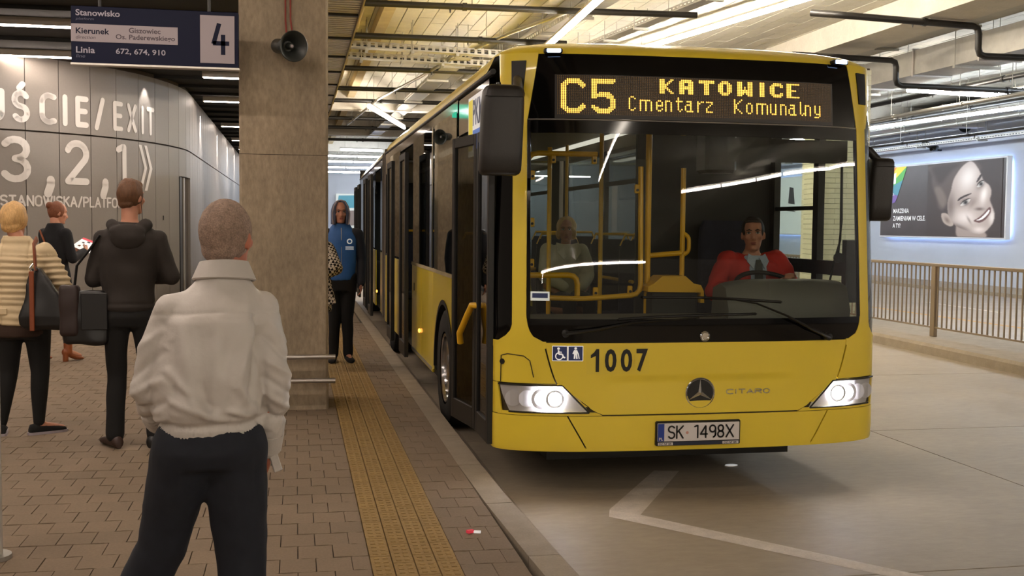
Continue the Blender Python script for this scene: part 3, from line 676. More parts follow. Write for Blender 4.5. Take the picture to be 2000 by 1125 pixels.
def smoothp(pts, n=5):
    out = []; k = len(pts)
    for i in range(k):
        p0, p1, p2, p3 = [Vector(pts[(i+j-1) % k]) for j in range(4)]
        for s in range(n):
            t = s/n; q = .5*((2*p1)+(-p0+p2)*t+(2*p0-5*p1+4*p2-p3)*t*t+(-p0+3*p1-3*p2+p3)*t**3); out.append((q.x, q.y))
    return out
# map picture zoom coordinates of the board (857-wide crop) to board u,v by its corners
def bq(cx, cy):
    # corners in crop: left-bottom (127,487), right-bottom (727,500), right-top (740,62), left-top (135,112) ; linear perspective along u
    u_ = (cx-129)/(733-129); ub = u_*1.0
    # perspective correction: near end is larger
    k = 438/377.; uu = u_/(u_+(1-u_)*1/ k if False else (1-u_)/k+u_)*1.0
    uu = u_*(1/k)/(u_*(1/k)+(1-u_)) if True else uu
    bot = 487+13*u_; top = 110-48*u_
    return (.03+uu*(BL-.06), .03+(bot-cy)/(bot-top)*(BH-.06))
def bp(pts, m, o, sm=True, name='print_detail'):
    q = [bq(*p) for p in pts]; return bpoly(smoothp(q) if sm else q, m, o, name)
# rainbow field
rb = [((129, 112), (175, 108), (205, 106)), ]
cen = (175, 330)
cols = ['p_violet', 'p_pink', 'p_red', 'p_orange', 'p_yel', 'p_green', 'p_teal', 'p_violet']
edge = [(131, 300), (133, 200), (135, 113), (175, 109), (230, 105), (290, 100), (268, 175), (240, 262), (225, 300), (165, 318)]
for i in range(len(edge)-1):
    bp([(150, 240), edge[i], edge[i+1]], cols[i % len(cols)], .001, False)
bp([(131, 300), (150, 240), (165, 318), (131, 400)], 'p_blue', .001, False)
bp([(165, 140), (196, 150), (228, 134), (226, 195), (196, 205), (165, 208)], 'p_white', .003, False)
bp([(178, 150), (187, 145), (188, 205), (178, 205)], 'p_red', .005, False); bp([(188, 172), (197, 158), (202, 158), (193, 176), (202, 200), (196, 200), (188, 182)], 'p_red', .005, False)
def btxt(t, c0, c1, c2, c3, bold=.01, m='p_white'):
    x0, z0 = bq(c0, c3); x1, z1 = bq(c2, c1); text_mb(t, x0, x1, z0, z1, lambda u, v, o: bfn(u, v, .006), bold).build('lettering', M_[m], bb)
btxt('GALERIA', 163, 224, 211, 242); btxt('KATOWICKA', 160, 248, 219, 266)
btxt('MARZENIA', 217, 334, 309, 360); btxt('ZAMIENIAM W CELE.', 216, 375, 399, 402); btxt('A TY?', 215, 417, 262, 441, .02)
# portrait print: a fine grid whose colours are the printed picture
def raster(x0, x1, y0, y1, st, bg, layers):
    nx, ny = int((x1-x0)/st), int((y1-y0)/st); X, Y = np.meshgrid(x0+(np.arange(nx)+.5)*st, y0+(np.arange(ny)+.5)*st); img = np.ones((ny, nx, 3))*np.array(bg)
    def blur(m, r):
        n = int(r/st*2)
        if n < 1: return m
        k = np.exp(-.5*(np.arange(-n, n+1)*st/r)**2); k /= k.sum()
        m = np.apply_along_axis(lambda v: np.convolve(np.pad(v, n, 'edge'), k, 'valid'), 1, m); return np.apply_along_axis(lambda v: np.convolve(np.pad(v, n, 'edge'), k, 'valid'), 0, m)
    clip = None
    for L_ in layers:
        kind, pts, col, r, al = L_[:5]
        if kind == 'p':
            P = smoothp(pts, 6); ins = np.zeros(X.shape, bool); n = len(P)
            for i in range(n):
                (xa, ya), (xb, yb_) = P[i], P[(i+1) % n]; c = ((ya > Y) != (yb_ > Y)); ins ^= c & (X < (xb-xa)*(Y-ya)/((yb_-ya) or 1e-9)+xa)
            m = blur(ins.astype(float), r)
        else: cx, cy, rx, ry, an = pts; c, s_ = math.cos(an), math.sin(an); u = (X-cx)*c+(Y-cy)*s_; v = -(X-cx)*s_+(Y-cy)*c; m = np.exp(-((u/rx)**2+(v/ry)**2))
        if len(L_) > 5 and L_[5] == 'face': clip = m
        elif len(L_) > 5: m = m*clip
        img = img*(1-m[..., None]*al)+np.array(col)*m[..., None]*al
    return X, Y, img
fc = [('p', [(405, 110), (440, 92), (520, 84), (612, 76), (640, 130), (560, 140), (530, 190), (520, 260), (490, 340), (462, 330), (452, 270), (430, 210), (425, 150)], (.34, .29, .27), 5, .9),
 ('p', [(425, 110), (470, 96), (560, 90), (520, 130), (470, 200), (440, 160)], (.20, .16, .15), 8, .7), ('p', [(440, 230), (470, 220), (500, 290), (478, 330)], (.50, .45, .42), 6, .6),
 ('p', [(548, 430), (600, 440), (662, 465), (660, 500), (560, 500)], (.60, .54, .51), 3, 1.), ('p', [(476, 368), (492, 360), (512, 372), (534, 410), (530, 432), (508, 430), (486, 408)], (.66, .60, .56), 2, 1.), ('e', (505, 400, 10, 20, -.5), (.42, .36, .33), 0, .8),
 ('p', [(598, 80), (618, 96), (640, 145), (652, 185), (674, 212), (684, 250), (679, 290), (688, 325), (697, 368), (693, 412), (676, 448), (652, 474), (615, 470), (580, 452), (550, 436), (524, 402), (508, 360), (506, 300), (518, 240), (528, 180), (550, 130), (574, 96)], (.66, .60, .57), 2.2, 1., 'face'),
 ('e', (590, 170, 42, 80, .15), (.90, .87, .85), 0, .9, 1), ('e', (585, 385, 48, 42, .3), (.88, .84, .82), 0, .85, 1), ('e', (655, 262, 15, 55, .1), (.92, .89, .87), 0, .9, 1), ('e', (640, 452, 26, 18, 0), (.88, .84, .82), 0, .8, 1), ('e', (688, 385, 12, 40, 0), (.90, .87, .85), 0, .8, 1),
 ('e', (518, 320, 20, 70, 0), (.42, .37, .35), 0, .8, 1), ('e', (560, 440, 50, 14, .5), (.38, .33, .31), 0, .7, 1), ('e', (582, 300, 30, 18, -.5), (.42, .36, .34), 0, .75, 1), ('e', (641, 208, 14, 26, .3), (.42, .36, .34), 0, .7, 1), ('e', (640, 340, 16, 8, 0), (.35, .29, .27), 0, .8, 1), ('e', (612, 310, 10, 26, .4), (.52, .46, .43), 0, .6, 1),
 ('p', [(550, 296), (556, 280), (582, 262), (606, 254), (596, 264), (570, 280)], (.14, .10, .10), 1.6, .9), ('p', [(625, 196), (630, 175), (642, 150), (645, 158), (636, 182)], (.14, .10, .10), 1.6, .9),
 ('p', [(562, 320), (570, 300), (590, 286), (602, 284), (598, 302), (580, 318)], (.80, .78, .76), 1.2, .9), ('e', (583, 303, 9, 11, 0), (.06, .05, .05), 0, 1.), ('p', [(560, 316), (572, 296), (592, 283), (604, 282), (590, 289), (574, 300)], (.08, .06, .06), 1.2, .9),
 ('p', [(628, 220), (633, 200), (645, 188), (652, 190), (652, 206), (640, 220)], (.78, .76, .74), 1.2, .9), ('e', (643, 204, 7, 10, 0), (.06, .05, .05), 0, 1.), ('p', [(627, 216), (632, 198), (645, 185), (654, 186), (644, 191), (634, 203)], (.08, .06, .06), 1.2, .9),
 ('p', [(618, 404), (632, 392), (655, 366), (676, 332), (683, 338), (682, 360), (668, 392), (648, 412), (632, 412)], (.36, .24, .23), 1.8, .95), ('p', [(628, 402), (642, 392), (660, 370), (676, 344), (677, 358), (664, 382), (646, 400)], (.96, .95, .94), 1.2, 1.), ('e', (600, 400, 5, 22, -.4), (.45, .39, .36), 0, .6, 1)]
Xr, Yr, im = raster(405, 722, 68, 498, 2.0, (.24, .20, .19), fc)
ny_, nx_ = Xr.shape; mb = MB(); st2 = 1.0
for i in range(ny_+1):
    for j in range(nx_+1):
        x_ = 405+j*2.0; y_ = 68+i*2.0; u, v = bq(x_, y_); v = min(max(v, .06), BH-.06); mb.v.append(tuple(bfn(u, v, .0015)))
for i in range(ny_):
    for j in range(nx_): a = i*(nx_+1)+j; mb.f.append((a, a+1, a+nx_+2, a+nx_+1))
me = bpy.data.meshes.new('portrait_print'); me.from_pydata(mb.v, [], mb.f); ca = me.color_attributes.new('print', 'FLOAT_COLOR', 'CORNER')
cl_ = np.ones((ny_*nx_, 4)); q_ = im.reshape(-1, 3); cl_[:, :3] = np.where(q_ <= .04045, q_/12.92, ((q_+.055)/1.055)**2.4); ca.data.foreach_set('color', np.repeat(cl_, 4, axis=0).ravel())
pm = mat('portrait_print', (.5, .5, .5), .5, es=.10); at_ = pm.node_tree.nodes.new('ShaderNodeAttribute'); at_.attribute_name = 'print'; bs_ = pm.node_tree.nodes['Principled BSDF']
pm.node_tree.links.new(at_.outputs['Color'], bs_.inputs['Base Color']); pm.node_tree.links.new(at_.outputs['Color'], bs_.inputs['Emission Color']); me.materials.append(pm); link('portrait_print', me, bb, label='printed portrait of a smiling woman')
# second billboard, farther along the wall (seen through the driver's window)
b2 = thing('billboard', 'pale billboard with red pictures seen through the driver window', 'billboard', (19.35, 36.2, 1.27))
MB().box(.0, .16, 0, 7.5, 0, 2.3).build('frame', M_['bb_edge'], b2, bevel=.01)
MB().add([bfn(.05-.0, .05, -.010)+Vector((0, .75, 0)), Vector((-.003, .05, .05)), Vector((-.003, .05, 2.25)), Vector((-.003, 7.45, 2.25))], [(0, 1, 2, 3)]).build('print', M_['p_lgrey'], b2)
for (y0, y1, z0, z1, m) in ((2.3, 3.6, 1.05, 2.0, 'p_red'), (2.4, 3.6, .45, .8, 'p_red'), (4.6, 5.2, 1.2, 1.9, 'p_dark'), (4.5, 5.3, .9, 1.0, 'p_dark')):
    MB().add([(-.006, y0, z0), (-.006, y1, z0+.05), (-.006, y1-.1, z1), (-.006, y0+.15, z1-.05)], [(0, 1, 2, 3)]).build('print_detail', M_[m], b2)
for y_ in (.6, 3.7, 6.8): MB().box(.16, .26, y_, y_+.08, .9, 1.3).build('wall_bracket', M_['galv'], b2)
MB().box(.175, .19, .15, 7.3, .1, 2.2).build('backlight', M_['halo'], b2)
# mural on the end wall behind the hooded man
mu = thing('wall_poster', 'lit poster on the far end wall behind the hooded man', 'poster', (2.2, 61.9, 0))
MB().box(.0, 3.4, -.1, 0, 1.3, 3.2).build('panel', M_['p_lgrey'], mu)
for (x0, x1, z0, z1, m) in ((.05, 3.3, 2.4, 3.15, 'p_teal'), (.1, 1.6, 1.4, 2.3, 'p_mid'), (1.2, 2.4, 1.8, 2.35, 'p_skin3'), (1.8, 3.1, 1.4, 1.9, 'p_orange')):
    MB().add([(x0, -.105-random.random()*.01, z0), (x1, -.11, z0+.1), (x1-.2, -.11, z1), (x0+.1, -.105, z1-.05)], [(0, 1, 2, 3)]).build('print_detail', M_[m], mu)
MB().box(-.1, 3.5, -.05, -.02, 1.0, 1.2).build('backlight', M_['halo'], mu)
# exit sign over the platform (reflected in the bus glass)
M_['exitg'] = mat('exit_green', (.05, .42, .30), .5, es=1.0, ecol=(.02, .30, .18)); M_['exitw'] = emit('exit_white', (.8, 1, .9), 1.6)
ex = thing('exit_sign', 'green lit exit sign over the platform beyond the column', 'sign', (-.15, 16.0, 3.10))
MB().box(0, .36, 0, .05, 0, .19).build('panel', M_['exitg'], ex)
mb = MB()
for x0, x1, z0, z1 in ((.03, .10, .03, .15), (.24, .33, .085, .105)): mb.box(x0, x1, .05, .053, z0, z1); mb.box(x0, x1, -.003, 0, z0, z1)
mb.box(.14, .20, -.003, .053, .05, .13); mb.build('symbol', M_['exitw'], ex)
MB().tube([(.1, .02, .17), (.1, .02, 1.0)], .008, 6).build('hanger', M_['mblack'], ex)
# pale post at the left edge of the picture
ps = thing('steel_post', 'slim pale grey post at the left edge of the picture', 'post', (-1.375, 5.36, 0))
MB().tube([(0, 0, 0), (0, 0, 3.9)], .052, 20).build('shaft', M_['fix'], ps, smooth=40)
MB().tube([(0, 0, 0), (0, 0, .02)], .09, 20).build('base_plate', M_['galv'], ps)
# litter on the platform and road
lt = thing('litter', 'red and white scrap on the paving beside the tactile strip', 'litter', (.86, 5.42, .003))
MB().obox((0, 0, .008), (.035, .022, .014), rot('Z', .4)).build('red_scrap', M_['p_red'], lt); MB().obox((.035, -.008, .006), (.035, .016, .01), rot('Z', -.3)).build('white_scrap', M_['p_white'], lt)
link('litter', MB().ell((0, 0, .004), (.05, .03, .006), None, 8, 4).mesh('litter'), None, (3.05, 7.36, -.149), label='white flattened scrap on the road before the number plate', cat='litter').data.materials.append(M_['p_white'])

# ================================================================= THE BUS
HW = 1.270
bus = thing('city_bus', 'yellow articulated city bus with lit destination display and open doors', 'bus', (2.518, 6.55, -.182))
bus.scale = (1.019,)*3
def yf(t, z):
    t = min(abs(t), 1.); a = .04*t*t+.24*(1-math.sqrt(max(0, 1-t**4))); b = 0
    if z > 1.1: b += .075*(z-1.1)
    if z > 2.6: b += .5*(z-2.6)**2
    if z < .42: b += (.42-z)**2*1.2
    return a+b
def S0(s, z):
    hw = HW-.012*max(0, z-1.0)
    if abs(s) <= 1: t = math.sin(PI*s/2); return Vector((hw*t, yf(t, z), z))
    return Vector((math.copysign(hw, s), yf(1, z)+(abs(s)-1), z))
def sx(x): return math.asin(max(-1, min(1, x/HW)))*2/PI
def S(s, z, off=0.):
    p = S0(s, z)
    if off:
        a = S0(s+.004, z)-S0(s-.004, z); b = S0(s, z+.004)-S0(s, z-.004); n = a.cross(b).normalized()   # faces forward/out
        if n.y > .2 or (abs(s) > 1 and n.x*s < 0): n = -n
        p = p+n*off
    return p
def SX(x, z, off=0.): return S(sx(x), z, off)
def region(name, m, fl_, fr_, z0, z1, nz=8, nx=8, off=0., parent=None, thick=.012, s_space=False, smooth=30, offf=None, label=None):
    """panel of the curved front: left/right limits as functions of z, outer skin plus an edge return"""
    mb = MB(); rows = []
    for i in range(nz+1):
        z = z0+(z1-z0)*i/nz; a = fl_(z) if callable(fl_) else fl_; b = fr_(z) if callable(fr_) else fr_
        if not s_space: a = sx(a); b = sx(b)
        rows.append([(a+(b-a)*j/nx, z) for j in range(nx+1)])
    grid = [[S(s, z, off+(offf(s, z) if offf else 0)) for s, z in r] for r in rows]
    n = nx+1; vs = [p for r in grid for p in r]; fs = [(i*n+j, i*n+j+1, (i+1)*n+j+1, (i+1)*n+j) for i in range(nz) for j in range(nx)]
    if thick:
        loop = [(0, j) for j in range(nx)]+[(i, nx) for i in range(nz)]+[(nz, j) for j in range(nx, 0, -1)]+[(i, 0) for i in range(nz, 0, -1)]
        k = len(vs); vs += [S(*rows[i][j], off-thick) for i, j in loop]
        m_ = len(loop)
        for q in range(m_):
            a = loop[q]; b = loop[(q+1) % m_]; fs.append((a[0]*n+a[1], b[0]*n+b[1], k+(q+1) % m_, k+q))
    mb.add(vs, fs); return mb.build(name, m, parent or bus, smooth=smooth, label=label)
def fn_f(off): return lambda x, z, o: SX(x, z, off+o)

# underlay behind the seams
region('front_underlay', M_['seam'], -1.0, 1.0, .345, 1.03, 8, 30, -.014, s_space=True, thick=0)
# corner of the centre flap etc
def flapL(z):
    if z > .735: t = (z-.735)/.26; return -.905-.085*t**.7
    if z > .60: return -.905+(.735-z)/(.135)*.185
    t = (.60-z)/.05; return -.72+.09*min(1, t)**1.5
def recess(s, z):
    x = HW*math.sin(PI*s/2); r = 0
    def sm(a): return max(0, min(1, a))
    wx = sm((.62-abs(x))/.07); top = sm((.790-z)/.035); bot = sm((z-.57)/.17)
    return -.011*(wx*wx*(3-2*wx))*top*bot
region('front_flap', M_['yellow'], flapL, lambda z: -flapL(z), .552, .990, 44, 40, 0, offf=recess, smooth=40)
region('bumper_centre', M_['yellow'], lambda z: -.742-.11*(z-.365)/.19, lambda z: .742+.11*(z-.365)/.19, .345, .543, 6, 24, .004)
def inner(z): return flapL(z)
for sg_ in (-1, 1):
    # bumper corner wraps round onto the side
    a = lambda z: -1.0-.0; 
    L1 = lambda z: -1.04; R1 = lambda z: sx(-.752-.11*(z-.365)/.19)
    if sg_ < 0: region('bumper_corner', M_['yellow'], L1, R1, .335, .543, 6, 18, .004, s_space=True)
    else: region('bumper_corner', M_['yellow'], lambda z: -R1(z), 1.04, .335, .543, 6, 18, .004, s_space=True)
    # corner panel with headlamp seat
    def inn(z):
        if z > .735: return sx(flapL(z)-.010)
        return sx(-1.250)
    def inn2(z): return -inn(z)
    cpL = lambda z: -1.04
    # above headlamp
    if sg_ < 0: region('corner_panel', M_['yellow'], cpL, lambda z: sx(flapL(z)-.010), .742, 1.02 if False else .955, 10, 12, .002, s_space=True)
    else: region('corner_panel', M_['yellow'], lambda z: -sx(flapL(z)-.010), 1.04, .742, .955, 10, 12, .002, s_space=True)
    # outboard of headlamp
    if sg_ < 0: region('headlamp_surround', M_['yellow'], -1.04, lambda z: sx(-1.250+.02*((.73-z)/.17)), .548, .738, 5, 4, .002, s_space=True)
    else: region('headlamp_surround', M_['yellow'], lambda z: -sx(-1.250+.02*((.73-z)/.17)), 1.04, .548, .738, 5, 4, .002, s_space=True)
    # strip under the headlamp, inboard
    hl = MB()
    # headlamp: outer edge, inner slanted edge
    hz0, hz1 = .565, .730
    oL = lambda z: -1.245+.055*((hz1-z)/(hz1-hz0))**1.5
    oR = lambda z: -.885+.165*(hz1-z)/(hz1-hz0)+.02*math.sin(PI*(hz1-z)/(hz1-hz0))
    def mirr(f): return (lambda z: -f(z))
    A, B_ = (oL, oR) if sg_ < 0 else (mirr(oR), mirr(oL))
    hp = region('headlamp', M_['lampback'], A, B_, hz0, hz1, 6, 10, -.010, thick=0, label='lit headlamp')
    region('lens', M_['lens'], A, B_, hz0, hz1, 6, 10, .010, parent=hp, thick=0)
    for q, (u, r_, mm) in enumerate(((.12, .050, 'refl'), (.30, .052, 'refl'), (.49, .064, 'head'), (.67, .058, 'head'))):
        z_ = .648; lx = oL(z_)+(oR(z_)-oL(z_))*u; lx = lx if sg_ < 0 else -lx
        c = SX(lx, z_, -.014); n = (SX(lx, z_, .05)-c).normalized()
        n = Vector((n.x*.35, n.y, n.z*.3)).normalized()
        MB().lathe([(.001, -.0), (r_*.5, -.004), (r_*.9, .008), (r_, .018), (r_*.94, .018)], c, n, 20).build('reflector', M_['lampback'], hp, smooth=50)
        if mm == 'head2': MB().lathe([(.001, .012), (.028, .012), (.028, .016), (.001, .020)], c, n, 16).build('bulb_bloom', M_['head'], hp)
        if mm == 'head':
            MB().lathe([(.001, .012), (.062, .012), (.062, .016), (.001, .022)], c, n, 20).build('bulb_bloom', M_['head'], hp)  # lit disc oversized so that its spread imitates the lamp's bloom
    # black trim line round the lamp
    for (x0, z0), (x1, z1) in (((oL(hz0), hz0), (oR(hz0), hz0)), ((oR(hz0), hz0), (oR(hz1), hz1)), ((oL(hz1), hz1), (oR(hz1), hz1))):
        pts = [SX((x0+(x1-x0)*i/6)*(-sg_ if sg_ > 0 else 1), z0+(z1-z0)*i/6, .006) for i in range(7)]
        MB().tube(pts, .0055, 6).build('trim', M_['mblack'], hp)
region('skirt_lip', M_['yellow'], lambda z: -1.04, lambda z: 1.04, .325, .345, 1, 30, .002, s_space=True, thick=.10)
for sgn in (-1, 1):
    # piece between flap and headlamp under the slanted edge
    f = (lambda z: sx(-1.25)) ; g2 = (lambda z: sx(flapL(z)-.008))
    (region('headlamp_sill', M_['yellow'], f, g2, .546, .566, 2, 10, .001, s_space=True) if sgn < 0 else region('headlamp_sill', M_['yellow'], lambda z: -g2(z), lambda z: -f(z), .546, .566, 2, 10, .001, s_space=True))
    (region('headlamp_sill', M_['yellow'], lambda z: sx(-.905+(.735-z)*.165/.165+.018), g2, .60, .738, 4, 3, -.003, s_space=True) if sgn < 0 else region('headlamp_sill', M_['yellow'], lambda z: -g2(z), lambda z: -sx(-.905+(.735-z)+.018), .60, .738, 4, 3, -.003, s_space=True))
# small lid above the near headlamp (seam lines and lock)
lid = MB(); pts = [(-1.235, .745), (-1.233, .905), (-1.20, .918), (-1.11, .908), (-1.075, .88), (-1.045, .745)]
lid.tube([SX(x, z, .004) for x, z in sum([[(a[0]+(b[0]-a[0])*k/4, a[1]+(b[1]-a[1])*k/4) for k in range(4)] for a, b in zip(pts, pts[1:])], [])+[SX(-1.045, .745, .004)][:0]], .0032, 5).build('lid_seam', M_['seam'], bus)
MB().lathe([(.001, .0), (.017, 0), (.017, .006), (.001, .006)], SX(-1.227, .868, .002), SX(-1.227, .868, .05)-SX(-1.227, .868, 0), 16).build('lid_lock', M_['mblack'], bus)

# ---- belt, A pillars, windscreen frame
def wsL(z):   # windscreen left edge
    if z < 1.15: t = (1.15-z)/.155; return -1.095+.10*(1-math.sqrt(max(0, 1-t*t)))+0.0*t
    return -1.097
PO = lambda z: -1.178-.095*max(0, min(1, (1.10-z)/.12))**2   # pillar outer edge flares into the shoulder
for sg_ in (-1, 1):
    A = lambda z: max(-1.0, sx(max(-HW+.0001, PO(z)))); B = lambda z: sx(wsL(z)-.002)
    if sg_ < 0:
        region('front_pillar', M_['yellow'], A, B, .995, 2.345, 40, 5, .004, s_space=True)
        region('shoulder_panel', M_['yellow'], lambda z: -1.04, lambda z: sx(flapL(.98)+.004) , .955, .997, 2, 10, .003, s_space=True)
    else:
        region('front_pillar', M_['yellow'], lambda z: -B(z), lambda z: -A(z), .995, 2.345, 40, 5, .004, s_space=True)
        region('shoulder_panel', M_['yellow'], lambda z: -sx(flapL(.98)+.004), lambda z: 1.04, .955, .997, 2, 10, .003, s_space=True)
# windscreen: lower opaque band, clear pane, black border
band = region('windscreen_band', M_['black'], wsL, lambda z: -wsL(z), .996, 1.135, 12, 26, .001)
region('windscreen', M_['wind'], -1.086, 1.086, 1.135, 2.265, 14, 26, .002, thick=0)
for a, b, z0, z1 in ((-1.097, -1.078, 1.135, 2.265), (1.078, 1.097, 1.135, 2.265), (-1.097, 1.097, 2.262, 2.338)):
    region('windscreen_border', M_['black'], a, b, z0, z1, 8, 22 if b-a > 1 else 2, .003)
MB().tube([SX(x, 2.343, .006) for x in np.linspace(-1.09, 1.09, 30)], .004, 5).build('header_joint', M_['galv'], bus)
MB().lathe([(.001, 0), (.030, 0), (.032, .008), (.024, .014), (.020, .010), (.001, .010)], SX(.0, 1.028, .002), (0, -1, 0), 24).build('lock_badge', M_['chrome'], bus, smooth=40)
# ---- destination header
hdL = lambda z: -1.092+.065*(z-2.35)/.40
region('destination_glass', M_['black'], hdL, lambda z: -hdL(z), 2.348, 2.742, 10, 30, .003, label='black glass of the destination display')
for sg_ in (-1, 1):
    A = lambda z: -1.012 if z < 2.7 else -1.012; B = lambda z: sx(hdL(z)-.004)
    f = (lambda z: -1.0), B
    if sg_ < 0: p_ = region('dome_side', M_['yellow'], lambda z: max(-1.0, sx(-1.19-.06*min(1, (z-2.345)/.25))), B, 2.345, 2.75, 10, 6, .003, s_space=True)
    else: p_ = region('dome_side', M_['yellow'], lambda z: -B(z), lambda z: min(1.0, -sx(-1.19-.06*min(1, (z-2.345)/.25))), 2.345, 2.75, 10, 6, .003, s_space=True)
    # black vent panel in the dome side
    (region('dome_vent', M_['mblack'], lambda z: -1.185+.0*z, lambda z: -1.118+.10*(z-2.55), 2.50, 2.70, 4, 3, .012) if sg_ < 0 else region('dome_vent', M_['mblack'], lambda z: 1.118-.10*(z-2.55), lambda z: 1.185, 2.50, 2.70, 4, 3, .012))
# roof front dome
mb = MB(); n = 40; ks = 9; rows = []
def cross(q):  # q -1..1 -> point of the roof cross-section (x,z)
    a = abs(q); sg__ = -1 if q < 0 else 1
    pts = [(0, 2.905), (.6, 2.895), (1.0, 2.87), (1.17, 2.82), (1.237, 2.74), (1.254, 2.66)]
    f = a*(len(pts)-1); i = min(int(f), len(pts)-2); t = f-i
    return Vector((sg__*(pts[i][0]+(pts[i+1][0]-pts[i][0])*t), 0, pts[i][1]+(pts[i+1][1]-pts[i][1])*t))
for i in range(n+1):
    s = -1+2*i/n; A = S(s, 2.742, .003); q = cross(s); B = Vector((q.x, .85, q.z)); C_ = Vector((A.x*.5+B.x*.5, A.y+.03+.10*abs(s), 2.86-.16*abs(s)**6)); row_ = []
    for k in range(ks+1): t = k/ks; row_.append(A*(1-t)**2+C_*2*t*(1-t)+B*t*t)
    rows.append(row_)
mb.loft(rows, closed=False); mb.build('roof_dome', M_['yellow'], bus, smooth=60)
# roof behind
def bend(p):
    p = Vector(p)
    if p.y > 9.2: p.x += .04+.016*(p.y-9.4)
    return p
def bent(mb): mb.v = [tuple(bend(v)) for v in mb.v]; return mb
for y0, y1 in ((.85, 8.75), (9.75, 17.8)):
    mb = MB(); ys_ = np.linspace(y0, y1, 8); mb.loft([[cross(q)+Vector((0, yy, 0)) for q in np.linspace(-1, 1, 25)] for yy in ys_], closed=False); bent(mb).build('roof', M_['yellow'], bus, smooth=40)
    mb = MB().box(-1.255, 1.255, y0, y1, 2.60, 2.63); bent(mb).build('inner_ceiling', M_['inner'], bus)
# black film seam between flap halves etc: roof-edge marker lamps
for x_ in (-.945, .955):
    c = SX(x_, 2.752, .02)
    ml = MB().obox(c, (.115, .05, .030), rot('Z', -.18 if x_ < 0 else .18)).build('marker_lamp', M_['mblack'], bus, bevel=.008)
    MB().obox(c+Vector((0, -.02, 0)), (.085, .03, .022), rot('Z', -.18 if x_ < 0 else .18)).build('marker_lens', M_['marker'], ml, bevel=.004)

# ---- LED matrix
D = {}
D['C5C'] = ["...#######...", "..#########..", ".###########.", "####.....####", "###.......###", "###........#.", "###..........", "###..........", "###..........", "###..........", "###..........", "###..........", "###..........", "###..........", "###..........", "###........#.", "###.......###", "####.....####", ".###########.", "..#########..", "...#######..."]
D['C55'] = ["#############", "#############", "############.", "###..........", "###..........", "###..........", "###..........", "###..........", "###.######...", "###########..", "############.", "###.....####.", "..........###", "..........###", "..........###", "..........###", "##........###", "####.....####", ".###########.", "..#########..", "...#######..."]
D['K'] = ["###...##", "###..##.", "###.##..", "#####...", "####....", "#####...", "###.##..", "###..##.", "###...##"]
D['A'] = [".######.", "########", "###..###", "###..###", "########", "########", "###..###", "###..###", "###..###"]
D['T'] = ["#########", "#########", "...###...", "...###...", "...###...", "...###...", "...###...", "...###...", "...###..."]
D['O'] = ["..####..", ".######.", "###..###", "###..###", "###..###", "###..###", "###..###", ".######.", "..####.."]
D['W'] = ["###...###", "###...###", "###...###", "###.#.###", "###.#.###", "#########", "#########", "####.####", "###...###"]
D['I'] = ["###"]*9
D['C'] = ["..#####.", ".#######", "###...##", "###.....", "###.....", "###.....", "###...##", ".#######", "..#####."]
D['E'] = ["########", "###.....", "###.....", "###.....", "######..", "###.....", "###.....", "###.....", "########"]
D['c'] = [".##.", "#..#", "#...", "#...", "#...", "#...", "#...", "#..#", ".##."]
D['k'] = ["#...#", "#..#.", "#.#..", "##...", "##...", "##...", "#.#..", "#..#.", "#...#"]
D['m'] = ["", "", "######.", "#..#..#", "#..#..#", "#..#..#", "#..#..#", "#..#..#", "#..#..#"]
D['e'] = ["", "", ".##.", "#..#", "#..#", "####", "#...", "#..#", ".##."]
D['n'] = ["", "", "###.", "#..#", "#..#", "#..#", "#..#", "#..#", "#..#"]
D['t'] = [".#..", ".#..", "####", ".#..", ".#..", ".#..", ".#..", ".#.#", "..#."]
D['a'] = ["", "", ".###.", "...#.", ".###.", "#..#.", "#..#.", "#..#.", ".####"]
D['r'] = ["", "", "#.##", "##..", "#...", "#...", "#...", "#...", "#..."]
D['z'] = ["", "", "####", "...#", "..#.", ".#..", "#...", "#...", "####"]
D['o'] = ["", "", ".##.", "#..#", "#..#", "#..#", "#..#", "#..#", ".##."]
D['u'] = ["", "", "#..#", "#..#", "#..#", "#..#", "#..#", "#..#", ".###"]
D['l'] = ["#..", "#..", "#..", "#..", "#..", "#..", "#..", "#.#", ".#."]
D['y'] = ["", "", "#..#", "#..#", "#..#", "#..#", "#..#", ".###", "...#", "###."]
PX0, PX1, PZ0, PZ1, NC, NR = -.925, .89, 2.372, 2.612, 156, 24
region('display_field', mat('display_field', (.10, .065, .045), .4), PX0-.012, PX1+.012, PZ0-.022, PZ1+.004, 3, 24, .0045, thick=0)
lit = np.zeros((NR, NC), bool)
def put(g, c, r):
    for i, line in enumerate(D[g]):
        for j, ch_ in enumerate(line):
            if ch_ == '#': lit[min(NR-1, r+i), c+j] = True
put('C5C', 2, 2); put('C55', 18, 2)
for ch_, c in zip('KATOWICE', (55, 66, 77, 88, 99, 112, 118, 128)): put(ch_, c, 1)
for ch_, c in zip('cmentarz', (38, 44, 53, 58, 64, 69, 76, 81)): put(ch_, c, 12)
for ch_, c in zip('komunalny', (97, 104, 110, 118, 124, 129, 136, 139, 145)): put(ch_, c, 12)
ml_, mo = MB(), MB()
for r in range(NR):
    for c in range(NC):
        x = PX0+(c+.5)*(PX1-PX0)/NC; z = PZ1-(r+.5)*(PZ1-PZ0)/NR
        if lit[r, c]: q = .0050; ml_.add([SX(x+q*math.cos(PI/3*k), z+q*math.sin(PI/3*k), .0075) for k in range(6)], [tuple(range(6))])
        else: q = .0020; mo.add([SX(x+q*a, z+q*b, .006) for a, b in ((-1, -1), (1, -1), (1, 1), (-1, 1))], [(0, 1, 2, 3)])
ml_.build('lit_display_dots', M_['amber'], bus, kind='stuff', label='C5 KATOWICE Cmentarz Komunalny in amber dots'); mo.build('idle_display_dots', M_['amberoff'], bus, kind='stuff')

